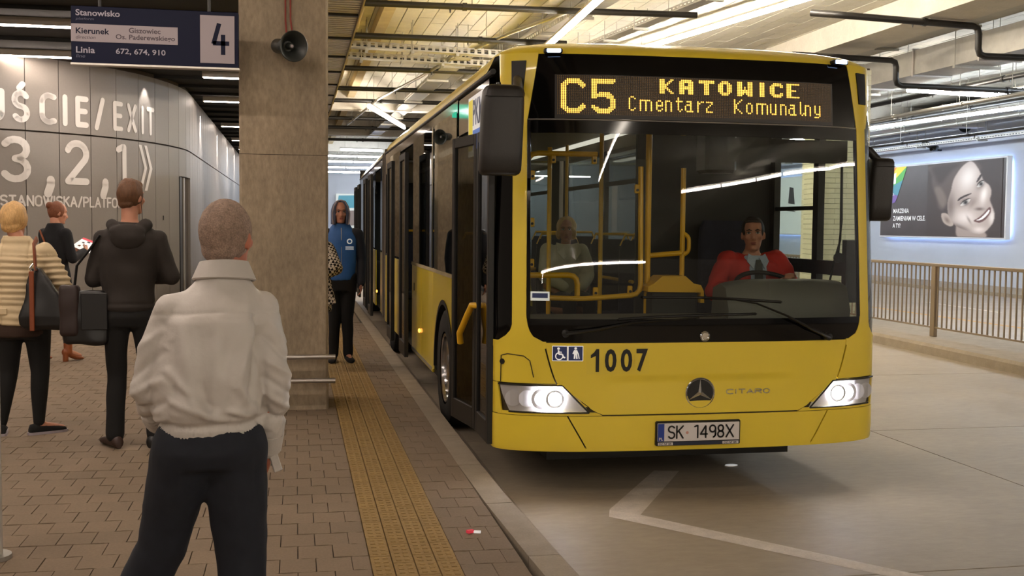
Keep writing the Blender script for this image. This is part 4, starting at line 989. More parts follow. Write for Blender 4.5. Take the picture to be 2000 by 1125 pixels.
# ---- number, pictograms, emblem, plate
M_['pict'] = mat('pictogram_blue', (.16, .22, .42), .4); M_['numfield'] = mat('number_field_yellow', (.90, .80, .25), .35); M_['ink'] = mat('ink_black', (.04, .035, .03), .4)
for k in range(4): region('number_film', M_['numfield'], -.74+.0+.098*k, -.74+.094+.098*k, .80, .965, 2, 3, .002, thick=0)
for k, d in enumerate('1007'):
    x = -.735+.098*k+(.010 if d == '1' else .008); wd = .060 if d == '1' else .072
    (text_mb(d, x, x+wd, .815, .955, fn_f(.0045), .028) if d != '1' else MB().add([SX(x+.010+u*.085, .815+v*.14, .0045) for u, v in ((.36, 0), (.36, .70), (.0, .60), (.0, .74), (.22, .84), (.40, 1), (.60, 1), (.60, 0))], [tuple(range(8))])).build('fleet_number', M_['ink'], bus, label='digit %s of the fleet number' % d)
for k in range(2):
    x0 = -.945+.094*k
    pg = region('pictogram', M_['pict'], x0, x0+.088, .883, .972, 2, 3, .0025, thick=.0, label=['blue wheelchair pictogram', 'blue pictogram of a person with a stick'][k])
    mb = MB(); f = fn_f(.005); r_ = .0042
    def stk(pts, r_=r_):
        pts = [Vector((x0+a, .883+b)) for a, b in pts]
        for a, b in zip(pts, pts[1:]):
            d = (b-a).normalized(); nn = Vector((-d.y, d.x))*r_; mb.add([f(*(a+nn), 0), f(*(b+nn), 0), f(*(b-nn), 0), f(*(a-nn), 0)], [(0, 1, 2, 3)])
    def dsk(cx, cy, r__): mb.add([f(x0+cx+r__*math.cos(j*PI/6), .883+cy+r__*math.sin(j*PI/6), 0) for j in range(12)], [tuple(range(12))])
    stk([(0, 0), (.088, 0), (.088, .089), (0, .089), (0, 0)], .002)
    if k == 0:
        dsk(.036, .074, .008); stk([(.036, .064), (.038, .040), (.058, .040), (.068, .018), (.076, .022)], .0045); stk([(.036, .054), (.055, .052)], .003)
        stk(arc(.040, .028, .021, .021, 110, 350, 12), .0032)
    else:
        dsk(.044, .076, .008); stk([(.044, .066), (.044, .036)], .010); stk([(.037, .062), (.028, .042)], .004); stk([(.051, .062), (.060, .042), (.066, .012)], .003)
        stk([(.039, .038), (.037, .012)], .0048); stk([(.049, .038), (.052, .012)], .0048)
    mb.build('symbol', M_['p_white'], pg)
em = MB().lathe([(.001, 0), (.086, 0), (.092, .006), (.096, .012), (.091, .016), (.086, .010), (.001, .010)], SX(-.018, .676, -.016), (0, -1, 0), 40).build('emblem', M_['chrome'], bus, smooth=40, label='round chrome emblem with a three-pointed star')
c = SX(-.018, .676, -.016)+Vector((0, -.0112, 0))
MB().lathe([(.001, 0), (.084, 0), (.084, .001), (.001, .001)], c, (0, -1, 0), 32).build('emblem_ground', M_['mblack'], em)
mb = MB()
for k in range(3):
    a = PI/2+k*2*PI/3; d = Vector((math.cos(a), 0, math.sin(a))); nn = Vector((-d.z, 0, d.x)); q = c+Vector((0, -.001, 0))
    mb.add([q+Vector((0, -.010, 0)), q+d*.088, q+nn*.012+d*.006, q-nn*.012+d*.006, q-d*.011], [(0, 1, 2), (0, 3, 1), (0, 2, 4), (0, 4, 3)])
mb.build('star', M_['chrome'], em)
mb = MB(); x = .155
for ch_ in 'CITARO':
    wd = .012 if ch_ == 'I' else .043; f = fn_f(.0)
    g_ = {'O': [arc(.3, .5, .28, .5, 0, 360, 14)]}.get(ch_)
    polys = g_ or G[ch_][1]; gw_ = G[ch_][0] if G[ch_][0] > .05 else 1
    for pl in polys:
        mb.tube([SX(x+(u/gw_*wd if gw_ != 1 else wd/2), .667+v*.027, -.004) for u, v in pl], .0042, 6)
    x += wd+.012
mb.build('model_lettering', M_['chrome'], bus, label='CITARO in chrome letters')
# plate
pc = SX(-.03, .435, 0).y-.022
pl_ = MB().box(-.308, .240, pc, pc+.06, .356, .508).build('number_plate', M_['mblack'], bus, bevel=.006, label='white number plate in a black holder')
M_['plate'] = mat('plate_white', (.84, .82, .82), .4)
MB().box(-.300, .230, pc-.006, pc, .385, .497).build('plate_field', M_['plate'], pl_, bevel=.002)
MB().box(-.299, -.258, pc-.0075, pc-.006, .387, .495).build('plate_band', M_['p_blue'] if False else mat('plate_blue', (.12, .24, .58), .4), pl_)
fp = lambda x, z, o: Vector((x, pc-.0085-o, z))
mb = MB(); 
for ch_, x, wd in (('S', -.232, .040), ('K', -.178, .040), ('1', -.062, .022), ('4', -.024, .043), ('9', .035, .038), ('8', .088, .038), ('X', .143, .046)):
    stroke_mb(mb, ch_, x, wd, .405, .074, .0052, fp)
mb.build('plate_lettering', M_['ink'], pl_, label='SK 1498X')
text_mb('PL', -.292, -.266, .393, .410, fp, .02).build('plate_lettering', M_['plate'], pl_)
MB().lathe([(.001, 0), (.009, 0), (.009, .001), (.001, .001)], (-.110, pc-.006, .437), (0, -1, 0), 12).build('plate_seal', mat('seal_pink', (.80, .58, .52), .5), pl_)
MB().box(-.300, .230, pc-.004, pc, .360, .380).build('holder_strip', mat('holder_strip', (.12, .15, .24), .4), pl_)
fp2 = lambda x, z, o: Vector((x, pc-.0052, z))
for a, b in ((-.292, -.205), (.125, .222)): MB().box(a-.004, b+.004, pc-.0046, pc-.004, .3615, .3785).build('holder_field', M_['plate'], pl_)
for t_, a, b in (('DZ NF BR', -.290, -.208), ('DZ NF BR', .13, .215)): text_mb(t_, a, b, .364, .376, fp2, .02).build('plate_lettering', M_['ink'], pl_)

# ---- wipers
def path(pts, off): return [SX(x, z, o) for (x, z), o in zip(pts, off)]
for k, (arm, blade) in enumerate((([(-.87, 1.052), (-.69, 1.075), (-.47, 1.115), (-.30, 1.125), (-.05, 1.142)], [(-.55, 1.135), (-.30, 1.15), (0, 1.158), (.33, 1.163)]),
                                   ([(.83, 1.015), (.70, 1.065), (.52, 1.15), (.32, 1.228), (.12, 1.262), (-.02, 1.262)], [(-.40, 1.268), (-.1, 1.268), (.2, 1.255), (.50, 1.235)]))):
    wp = MB().tube(path(arm, [.03, .045, .055, .05, .04, .035][:len(arm)]), [.024, .020, .014, .011, .009, .007][:len(arm)], 8, flat=.5).build('wiper_arm', M_['mblack'], bus, smooth=50)
    MB().lathe([(.001, 0), (.024, 0), (.024, .035), (.018, .04), (.001, .04)], SX(arm[0][0], arm[0][1], .0), SX(arm[0][0], arm[0][1], .1)-SX(arm[0][0], arm[0][1]), 16).build('pivot_cap', M_['mblack'], wp, smooth=50)
    MB().tube(path(blade, [.018]*4), .0085, 6).build('blade', M_['rubber'], wp); MB().tube(path(blade, [.034]*4), [.004, .007, .007, .004], 6).build('blade_carrier', M_['mblack'], wp)
# vignette sticker in the lower corner of the screen
region('sticker', M_['p_lgrey'], -1.075, -.965, 1.245, 1.300, 1, 3, .004, thick=0); region('sticker_print', M_['pict'], -1.065, -.975, 1.262, 1.290, 1, 3, .0055, thick=0)

# ---- mirrors
def mirror(x0, x1, y0, z0, z1, arm_pts, label):
    mb = MB(); xc = (x0+x1)/2; a = (x1-x0)/2; rings = []
    prof = [(0, .78, .6), (.02, .92, .85), (.06, .99, 1), (.25, 1, 1), (.6, 1., 1.), (.8, .99, 1.), (.93, .96, 1), (.98, .86, .85), (1., .65, .55)]
    for t, fx, fy in prof:
        z = z0+(z1-z0)*t; ring = []
        for k in range(24):
            an = 2*PI*k/24; cx_ = math.copysign(abs(math.cos(an))**.45, math.cos(an)); sy = math.copysign(abs(math.sin(an))**.55, math.sin(an))
            ring.append(Vector((xc+a*fx*cx_+.02*(t-.5), y0+.075*fy*sy, z)))
        rings.append(ring)
    mb.loft(rings); m_ = mb.build('wing_mirror', M_['mirrorcase'], bus, smooth=50, label=label)
    MB().box(xc-a*.85, xc+a*.85, y0+.076, y0+.080, z0+.05, z1-.08).build('mirror_glass', M_['refl'], m_)
    MB().tube([(xc-a*.9, y0-.077, z0+(z1-z0)*.86), (xc+a*.9, y0-.077, z0+(z1-z0)*.86)], .0025, 5).build('case_seam', M_['mblack'], m_)
    MB().tube(arm_pts, .028, 10).build('mirror_arm', M_['mirrorcase'], m_, smooth=50)
mirror(-1.43, -1.185, -.14, 1.985, 2.50, [(-1.20, -.14, 2.45), (-1.185, .02, 2.54), (-1.15, .20, 2.58)], 'large dark grey wing mirror')
mirror(1.29, 1.46, .42, 1.75, 2.17, [(1.37, .42, 2.15), (1.30, .42, 2.22), (1.22, .46, 2.25)], 'dark wing mirror on the driver side')

# ---- sides
SXL = -HW
def quad_panel(name, m, y0, y1, z0, z1, side=-1, off=0., th=.03, parent=None, bevel=.0, **k):
    x = side*(HW+off); x2 = side*(HW+off-th); return bent(MB().box(min(x, x2), max(x, x2), y0, y1, z0, z1)).build(name, m, parent or bus, bevel=bevel, **k)
# quarter glass at the front corner (both sides)
for sg_ in (-1, 1):
    f1 = lambda z: -1.045; f2 = lambda z: sx(max(-HW+.0001, PO(z)))-.004
    gm = M_['side'] if sg_ > 0 else M_['black']
    if sg_ < 0: region('corner_glass', gm, f1, f2, .99, 2.58, 20, 8, -.002, s_space=True, thick=0)
    else: region('corner_glass', gm, lambda z: -f2(z), lambda z: -f1(z), .99, 2.58, 20, 8, -.002, s_space=True, thick=0)
quad_panel('door_post', M_['mblack'], .43, .50, .33, 2.62)
quad_panel('door_post', M_['mblack'], 1.80, 1.88, .33, 2.62)
quad_panel('door_header', M_['black'], .43, 1.88, 2.36, 2.62)
quad_panel('door_sill', M_['galv'], .43, 1.88, .33, .385, off=.01, th=.5)
quad_panel('sill_edge', M_['p_white'], .43, 1.88, .350, .385, off=.015, th=.004)
# front wheel arch panel
mb = MB(); yc, zc, R_ = 2.62, .46, .60; th_ = np.linspace(-.22, PI+.22, 22)
pts = [(yc-R_*math.cos(a), zc+R_*math.sin(a)) for a in th_ if zc+R_*math.sin(a) >= .38]
outer = []
for (y_, z_) in pts:
    # radial projection to rectangle
    outer.append((max(1.88, min(3.36, yc+(y_-yc)*1.6)), 1.28 if z_ > zc+.35 else max(.38, min(1.28, zc+(z_-zc)*1.9))))
vs_, fs2 = [], []
for i in range(len(pts)):
    vs_ += [(SXL, pts[i][0], pts[i][1]), (SXL, outer[i][0], outer[i][1])]
for i in range(len(pts)-1): fs2.append((2*i, 2*i+1, 2*i+3, 2*i+2))
MB().add(vs_, fs2).build('arch_panel', M_['yellow'], bus)
quad_panel('side_panel', M_['yellow'], 1.88, 1.99, .38, 1.28, th=.02)
mb = MB()
for i, a in enumerate(th_): pass
mb.loft([[Vector((SXL-.006, yc-(R_-k)*math.cos(a), zc+(R_-k)*math.sin(a))) for k in (-.02, .02)]+[Vector((SXL+.5, yc-(R_-.0)*math.cos(a), zc+(R_)*math.sin(a)))] for a in np.linspace(0, PI, 20)], closed=False, cap=False).build('arch_liner', M_['mblack'], bus, smooth=50)
def panel_run(y0, y1, step, z0=.38, z1=1.28):
    y = y0
    while y < y1-.05:
        e = min(y+step, y1); quad_panel('side_panel', M_['yellow'], y+.004, e-.004, z0, z1, th=.02, bevel=.004); y = e
panel_run(3.36, 5.15, .92)
panel_run(6.45, 8.7, 1.1); panel_run(9.8, 10.3, 1); panel_run(11.6, 14.2, 1.1); panel_run(15.5, 17.75, 1.1)
quad_panel('belt_strip', M_['ochre'], 1.88, 5.15, 1.28, 1.31, off=.006); quad_panel('rub_strip', M_['galv'], 3.4, 5.1, .40, .425, off=.008)
quad_panel('fuel_flap_lock', M_['mblack'], 4.9, 4.94, 1.02, 1.10, off=.004)
MB().ell((SXL-.01, 4.35, .66), (.012, .035, .022), None, 10, 6).build('side_lamp', M_['orange'], bus)
MB().ell((SXL-.01, 10.1, .70), (.012, .035, .022), None, 10, 6).build('side_lamp', M_['orange'], bus)
# left windows
for y0, y1 in ((1.9, 3.30), (3.36, 5.10), (6.5, 8.6), (9.85, 10.3), (11.65, 14.2), (15.5, 17.7)):
    quad_panel('side_window', M_['side'], y0+.03, y1-.03, 1.31, 2.56, th=.006)
    quad_panel('window_post', M_['mblack'], y1-.04, y1+.04, 1.28, 2.6, off=-.008)
    quad_panel('window_bar', M_['mblack'], y0, y1, 2.20, 2.235, off=-.006)
quad_panel('cantrail', M_['black'], 1.88, 8.75, 2.54, 2.64, off=-.002); quad_panel('cantrail', M_['black'], 9.75, 17.8, 2.54, 2.64, off=-.002)
bent(MB().tube([(-1.262, y_, 2.652) for y_ in np.linspace(.40, 8.75, 8)], .018, 8)).build('gutter', M_['mblack'], bus, smooth=50)
bent(MB().tube([(-1.262, y_, 2.652) for y_ in np.linspace(9.75, 17.8, 8)], .018, 8)).build('gutter', M_['mblack'], bus, smooth=50)
# articulation
mb = MB()
for k in range(14):
    y = 8.75+k*.071; w_ = 1.25 if k % 2 else 1.17
    r_ = [Vector((x, y, z)) for x, z in ((-w_, .35), (-w_, 2.65), (-w_+.12, 2.80), (w_-.12, 2.80), (w_, 2.65), (w_, .35))]; mb.v += [tuple(q) for q in r_]
for k in range(13):
    for j in range(5): mb.f.append((k*6+j, k*6+j+1, (k+1)*6+j+1, (k+1)*6+j))
bent(mb).build('bellows', M_['bellows'], bus)
for y in (8.75, 9.72):
    quad_panel('joint_frame', M_['bellows'], y-.05, y+.05, .35, 2.72, off=.004, th=.08, bevel=.01)
# doors: leaves swung outward, parallel to the side
def leaf(x, y0, y1, z0, z1, label=None, yaw=0.):
    mb = MB(); f = .055; L_ = MB()
    t = MB().box(-.02, .02, 0, f, z0, z1).box(-.02, .02, y1-y0-f, y1-y0, z0, z1).box(-.02, .02, f, y1-y0-f, z0, z0+.14).box(-.02, .02, f, y1-y0-f, z1-.07, z1)
    t.xf(Matrix.Translation(bend((x, y0, 0)))@Matrix.Rotation(yaw, 4, 'Z')); o = t.build('door_leaf', M_['mblack'], bus, bevel=.004, label=label)
    g = MB().box(-.006, .006, f, y1-y0-f, z0+.14, z1-.07); g.xf(Matrix.Translation(bend((x, y0, 0)))@Matrix.Rotation(yaw, 4, 'Z')); g.build('door_pane', M_['side'], o)
    return o
leaf(-1.286, .785, 1.335, .34, 2.30, 'rear leaf of the open front door', yaw=.147)
leaf(-1.287, .275, .745, .34, 2.30, 'front leaf of the open front door')
for a in (4.66, 6.25, 9.75, 11.35, 13.9, 15.5):
    leaf(-1.375-(.05 if a > 9 else 0), a, a+.62, .36, 2.42)
# inner door vestibule: dark door portal panels behind the openings
# handrail of the front leaf seen against the opening
MB().tube([(-1.375, .95, .90), (-1.385, .93, .97), (-1.355, .84, 1.08), (-1.33, .76, 1.17), (-1.29, .72, 1.17)], .022, 10).build('door_handrail', M_['pole'], bus, smooth=50)
# stickers on the glass above the front door
stk_ = MB().box(-1.300, -1.296, .52, 1.15, 2.16, 2.56).build('operator_sticker', M_['p_white'], bus, label='white, blue and yellow operator sticker')
fpk = lambda u, v, o: Vector((-1.302, 1.15-u, v))
text_mb('PKM', .20, .60, 2.36, 2.53, fpk, .03).build('lettering', M_['pict'], stk_)
MB().box(-1.3015, -1.30, .97, 1.13, 2.20, 2.54).build('print', M_['p_yel'], stk_); MB().box(-1.3015, -1.30, .55, .95, 2.20, 2.33).build('print', M_['p_blue'], stk_)
# front wheel and others
def wheel(x, y, label=None, steer=0.):
    t = MB(); prof = [(.30, -.13), (.44, -.135), (.475, -.12), (.485, -.08), (.485, .08), (.475, .12), (.44, .135), (.30, .13)]
    R = Matrix.Rotation(steer, 3, 'Z'); ax = R@Vector((-1, 0, 0)); c = Vector((x, y, .516))
    t.loft([[c+ax*h_+R@Vector((0, math.cos(2*PI*j/40)*q_, math.sin(2*PI*j/40)*q_)) for j in range(40)] for q_, h_ in prof], cap=False); o = t.build('tyre', M_['rubber'], bus, smooth=40, label=label)
    h = MB().lathe([(.30, .10), (.285, .125), (.26, .12), (.25, .06), (.15, .03), (.13, .09), (.10, .11), (.001, .11)], c, ax, 32).build('wheel_rim', M_['refl'], o, smooth=40)
    for k in range(10):
        a = 2*PI*k/10; q = c+ax*.05+R@Vector((0, math.cos(a)*.17, math.sin(a)*.17)); h_ = MB().lathe([(.001, 0), (.016, 0), (.016, .035), (.001, .035)], q, ax, 8).build('wheel_nut', M_['chrome'], o)
wheel(-1.13, 2.62, 'front wheel'); wheel(1.13, 2.62); wheel(-1.10, 8.05); wheel(-1.0, 14.9)
# right side of the bus
quad_panel('side_panel', M_['yellow'], .40, 8.75, .38, 1.0, side=1, th=.02); quad_panel('side_panel', M_['yellow'], 9.75, 17.8, .38, 1.15, side=1, th=.02)
quad_panel('side_panel', M_['innerd'], .42, 1.05, .38, 1.02, side=1, th=.04)
quad_panel('window_post', M_['mblack'], .98, 1.06, 1.0, 2.6, side=1, th=.05); quad_panel('window_post', M_['mblack'], 1.72, 1.9, 1.0, 2.6, side=1, th=.05)
quad_panel('window_bar', M_['mblack'], .55, 1.8, 1.37, 1.47, side=1, th=.05); quad_panel('window_bar', M_['mblack'], 1.0, 1.8, 1.83, 1.86, side=1, th=.04)
for y0, y1 in ((.45, 1.0), (1.06, 1.76), (1.9, 3.3), (3.36, 4.9), (5.0, 6.6), (6.7, 8.6), (9.85, 12), (12.1, 14.7), (14.8, 17.6)):
    quad_panel('side_window', M_['clear'] if y0 < 1.8 else M_['rside'], y0, y1, 1.02 if y0 < 1.8 else 1.15, 2.58, side=1, th=.006)
    if y0 > 1.8: quad_panel('window_post', M_['mblack'], y1-.02, y1+.12, 1.0, 2.6, side=1, th=.05); quad_panel('window_bar', M_['mblack'], y0, y1, 2.18, 2.23, side=1, th=.04)
quad_panel('side_panel', M_['yellow'], 1.8, 8.75, 1.0, 1.15, side=1, th=.02)
quad_panel('cantrail', M_['inner'], .5, 8.75, 2.56, 2.66, side=1); quad_panel('cantrail', M_['inner'], 9.75, 17.8, 2.56, 2.66, side=1)
bent(MB().box(-1.27, 1.27, 17.7, 17.8, .38, 2.85)).build('rear_wall', M_['innerd'], bus)
# floor, underbody
bent(MB().box(-1.24, 1.24, .50, 17.7, .33, .375)).build('bus_floor', M_['innerd'], bus)
bent(MB().box(-.85, .85, .60, 17.5, .16, .33)).build('underbody', M_['mblack'], bus)
MB().box(-1.15, 1.15, .30, .8, .30, .36).build('underbody', M_['mblack'], bus)

# ---- interior
ins = [(x, z) for x, z in ((-1.05, 1.03), (1.05, 1.03))]
# dash shelf behind the screen
mb = MB(); mb.loft([[Vector((x, y, z)) for y, z in ((.14+.10*abs(x)**3, 1.00), (.14+.10*abs(x)**3, 1.10), (.50, 1.13), (.62, 1.10), (.62, .60))] for x in np.linspace(-1.10, 1.10, 13)], closed=False, cap=False)
mb.build('dash_shelf', M_['dash'], bus, smooth=50)
mb = MB()
def rbox(mb, cx, cy, cz, dx, dy, dz, r=.05, n=5):
    rings = []
    for (t, q) in ((-1, .86), (-.9, .96), (-.6, 1), (.5, 1), (.85, .97), (1, .86)):
        ring = []
        for k in range(28):
            a = 2*PI*k/28; ring.append(Vector((cx+dx/2*q*math.copysign(abs(math.cos(a))**.35, math.cos(a)), cy+dy/2*q*math.copysign(abs(math.sin(a))**.4, math.sin(a)), cz+dz/2*t)))
        rings.append(ring)
    return mb.loft(rings)
bn = MB(); bn.loft([[Vector((x, .30, 1.02)), Vector((x, .28, 1.22 if abs(x-.70) < .42 else 1.16)), Vector((x, .34, 1.335-.10*abs(x-.72)**4*8)), Vector((x, .44, 1.36-.09*abs(x-.72)**4*8)), Vector((x, .56, 1.33-.1*abs(x-.72)**4*8)), Vector((x, .60, 1.02))] for x in np.linspace(.27, 1.12, 16)]).build('instrument_binnacle', M_['dash'], bus, smooth=50)
# steering wheel
sw = Matrix.Rotation(math.radians(-62+8), 3, 'X'); c0 = Vector((.74, .70, 1.27))
MB().tube([c0+Matrix.Rotation(math.radians(28), 3, 'X')@Vector((.24*math.cos(a), .24*math.sin(a), 0)) for a in np.linspace(0, 2*PI, 33)], .016, 8, cap=False).build('steering_wheel', M_['mblack'], bus, smooth=60)
for a in (-.3, PI+.3, -PI/2):
    pass
MB().tube([c0+Vector((-.22, 0, 0)), c0+Vector((0, 0, -.03)), c0+Vector((.22, 0, 0))], .018, 8).build('wheel_spoke', M_['mblack'], bus); MB().tube([c0+Vector((0, 0, -.03)), c0+Vector((0, -.18, -.35))], .04, 10).build('steering_column', M_['mblack'], bus)
# driver seat and partition
rb_ = MB(); rbox(rb_, .76, 1.30, .92, .50, .48, .14); rb_.build('driver_seat', M_['seat'], bus, smooth=50); rb_ = MB(); rbox(rb_, .80, 1.60, 1.35, .48, .12, .80); rb_.build('driver_backrest', M_['seat'], bus, smooth=50)
MB().box(.45, 1.10, 1.05, 1.55, .375, .85).build('seat_plinth', M_['innerd'], bus)
MB().box(.12, 1.22, 1.80, 1.84, .375, 2.55).build('driver_partition', M_['innerd'], bus)
# fare box and ticket machine with the yellow hood
MB().box(-.14, .19, .62, .80, .9, 1.26).build('ticket_machine', M_['innerd'], bus, bevel=.02, seg=2)
mb = MB(); mb.loft([[Vector((x, y, z)) for x, z in ((-.12, 1.275), (-.12, 1.31), (-.08, 1.33), (-.02, 1.38), (.14, 1.38), (.20, 1.33), (.25, 1.32), (.27, 1.28), (.275, 1.20), (.25, 1.20), (.25, 1.27))] for y in (.60, .80)]); mb.xf(Matrix.Translation((-.05, 0, -.01))).build('ticket_machine_hood', M_['pole'], bus, smooth=30)
# yellow handrails
def hr(pts, r=.018, nm='handrail'):
    P = [Vector(p) for p in pts]; fine = [P[0]]
    for i in range(1, len(P)-1):
        a, b, c = P[i-1], P[i], P[i+1]; q = min(.07, (a-b).length*.45, (c-b).length*.45); s0 = b+(a-b).normalized()*q; s1 = b+(c-b).normalized()*q
        for u in (0, .33, .66, 1): fine.append(s0.lerp(b, u).lerp(b.lerp(s1, u), u))
    fine.append(P[-1]); return MB().tube(fine, r, 10).build(nm, M_['pole'], bus, smooth=60)
hr([(-.50, .72, 2.175), (-.97, .72, 2.175), (-.97, .72, 1.225), (-.60, .68, 1.215), (-.19, .70, 1.240), (-.19, .74, 2.1)])
hr([(-.97, .74, 1.50-.13), (-.62, .74, 1.37), (-.62, .74, 1.23)], .02)
for x, z in ((-.80, 2.14), (-.52, 2.14), (-.94, 2.03), (-.94, 1.72), (-.94, 1.45), (-.50, 1.26), (-.26, 1.27), (-.22, 1.95)):
    MB().box(x-.018, x+.018, .71, .725, z-.03, z+.03).build('rail_clamp', M_['pole'], bus, bevel=.006); MB().tube([(x, .700, z-.008), (x, .712, z-.008)], .009, 8).build('clamp_bolt', M_['mblack'], bus)
MB().box(-.95, -.14, .735, .740, 1.24, 2.15).build('guard_screen', M_['clear'], bus)
hr([(-.13, .75, .4), (-.13, .75, 2.58)], .022); hr([(-.11, 2.0, .4), (-.11, 2.0, 2.58)], .018)
hr([(.135, .80, 1.3), (.135, .80, 2.10)], .018); hr([(.135, .80, 1.52), (-.12, .80, 1.50)], .018); hr([(.135, .80, 1.66), (.175, .78, 1.63), (.175, .78, 1.53), (.135, .80, 1.50)], .014)
hr([(-.55, 1.9, .4), (-.55, 1.9, 2.3)], .018); hr([(-.62, 3.0, .4), (-.62, 3.0, 2.58)], .018); hr([(.45, 5.4, .4), (.45, 5.4, 2.58)], .018); hr([(.5, 3.1, 1.2), (.5, 7.9, 1.2)], .016)
hr([(-.35, 4.0, 1.28), (.1, 4.0, 1.28)], .016)
# roller blind / header inside, roof hatch cross
MB().box(-1.12, 1.12, .36, .50, 2.30, 2.62).build('inner_header', M_['inner'], bus)
MB().box(.20, .42, .55, .75, 2.06, 2.35).build('ticket_monitor', M_['mblack'], bus, bevel=.02)
MB().loft([[Vector((x, .30, 2.27)), Vector((x, .30, 2.12+.0*x)), Vector((x, .33, 2.27))] for x in (.25, 1.08)], cap=False, closed=False).build('sun_blind', M_['innerd'], bus)
MB().tube([(1.12, .45, 2.15), (1.13, .46, 1.62), (1.10, .47, 1.50), (1.06, .50, 1.25), (.98, .6, 1.15)], .008, 6).build('mirror_cable', M_['mblack'], bus); MB().tube([(1.20, .6, 2.2), (1.21, .6, 1.75), (1.12, .47, 1.50)], .008, 6).build('mirror_cable', M_['mblack'], bus)
MB().lathe([(.001, 0), (.035, 0), (.035, .02), (.001, .02)], (1.115, .46, 1.50), (0, -1, 0), 12).build('cable_clip', M_['mblack'], bus)
MB().box(1.155, 1.25, .42, .48, 1.20, 1.62).build('intercom', M_['mblack'], bus)
# seats
def seat(x, y, face=1, z=.82):
    t = MB(); rbox(t, x, y, z, .44, .44, .08); o = t.build('passenger_seat', M_['seat'], bus, smooth=50)
    t = MB(); rbox(t, x, y+.21*face, z+.38, .43, .07, .74); t.build('seat_back', M_['seat'], o, smooth=50)
    MB().tube([(x-.2, y+.21*face, z+.70), (x-.16, y+.21*face, z+.80), (x+.16, y+.21*face, z+.80), (x+.2, y+.21*face, z+.70)], .014, 8).build('seat_grip', M_['pole'], o)
    MB().box(x-.2, x+.2, y-.18, y+.18, .375, z-.05).build('seat_box', M_['innerd'], o)
for (x, y) in ((.02, 3.78), (-.72, 3.78), (.62, 3.0), (1.02, 3.0), (.62, 4.0), (1.02, 4.0), (.62, 6.8), (1.02, 6.8), (-.62, 7.4), (-1.0, 7.4)): seat(x, y)
for k, y in enumerate((1.3, 5.)):
    pass

for x_ in (-.62, .62):
    bent(MB().box(x_-.06, x_+.06, 2.0, 8.4, 2.585, 2.60)).build('saloon_fill', emit('saloon_fill', (1, .93, .82), .22), bus)  # faint glowing strips added to lift the dark saloon, not lit bus lamps
MB().box(-.5, .5, .75, .87, 2.585, 2.60).build('cab_fill', emit('cab_fill', (1, .93, .82), .3), bus)  # added glow strip that brightens the driver's cab

# ================================================================= PEOPLE
def clothmat(n, c, rough=.85, nz=(50, .06), **k): M_[n] = mat(n, c, rough, noise=nz, **k); return M_[n]
clothmat('greyjacket', (.75, .725, .70), .42, (6, .05), bump=(28, .25, .01)); clothmat('jeans', (.085, .10, .14), .85, (25, .16)); clothmat('charcoal', (.155, .13, .115), .85); clothmat('blackpants', (.05, .045, .045), .9)
clothmat('beige', (.78, .70, .56), .7, (10, .06)); clothmat('brownhem', (.20, .13, .09), .9); clothmat('navycoat', (.055, .055, .075), .9); clothmat('tights', (.13, .11, .12), .85)
clothmat('trackblue', (.17, .38, .64), .6); clothmat('trackdark', (.07, .08, .12), .7); clothmat('hood', (.36, .38, .47), .9); clothmat('redjacket', (.72, .13, .09), .7, (8, .08)); clothmat('shirt', (.62, .68, .76), .8); clothmat('tie', (.22, .25, .24), .7)
clothmat('cream', (.80, .76, .66), .9); clothmat('leather', (.52, .28, .14), .5); clothmat('leatherblack', (.06, .055, .06), .4, (12, .1)); clothmat('bagstrap', (.50, .24, .10), .5)
M_['hairgrey'] = mat('hair_grey_brown', (.56, .47, .41), .8, noise=(50, .25), noise2=(200, .3), bump=(240, .8, .004)); M_['hairbrown'] = mat('hair_brown', (.38, .25, .15), .6, noise=(90, .25), bump=(200, .8, .004), stretch=(1, 1, .3))
M_['hairblond'] = mat('hair_blond', (.80, .64, .42), .6, noise=(70, .22), bump=(160, .8, .004), stretch=(1, 1, .35)); M_['hairdark'] = mat('hair_dark', (.13, .09, .07), .6, noise=(90, .25), bump=(200, .8, .004)); M_['haired'] = mat('hair_reddish', (.46, .26, .15), .6, noise=(80, .22), bump=(200, .8, .004))
M_['eyew'] = mat('eye_white', (.85, .83, .80), .3); M_['iris'] = mat('eye_iris', (.12, .09, .07), .3); M_['lip'] = mat('lips', (.58, .30, .27), .5)
# houndstooth-like check for the scarf and coat
def checkmat(name, a, b, sc):
    m = bpy.data.materials.new(name); m.use_nodes = True; nt = m.node_tree; N = nt.nodes; bs = N['Principled BSDF']; bs.inputs['Roughness'].default_value = .9
    tc = N.new('ShaderNodeTexCoord'); mp = N.new('ShaderNodeMapping'); mp.inputs['Rotation'].default_value = (.3, .2, .5); ck = N.new('ShaderNodeTexChecker'); ck.inputs['Scale'].default_value = sc; ck.inputs['Color1'].default_value = (*lin(a), 1); ck.inputs['Color2'].default_value = (*lin(b), 1)
    nt.links.new(tc.outputs['Object'], mp.inputs[0]); nt.links.new(mp.outputs[0], ck.inputs['Vector']); nt.links.new(ck.outputs['Color'], bs.inputs['Base Color']); return m
M_['check'] = checkmat('check_cloth', (.78, .74, .68), (.06, .05, .05), 38)

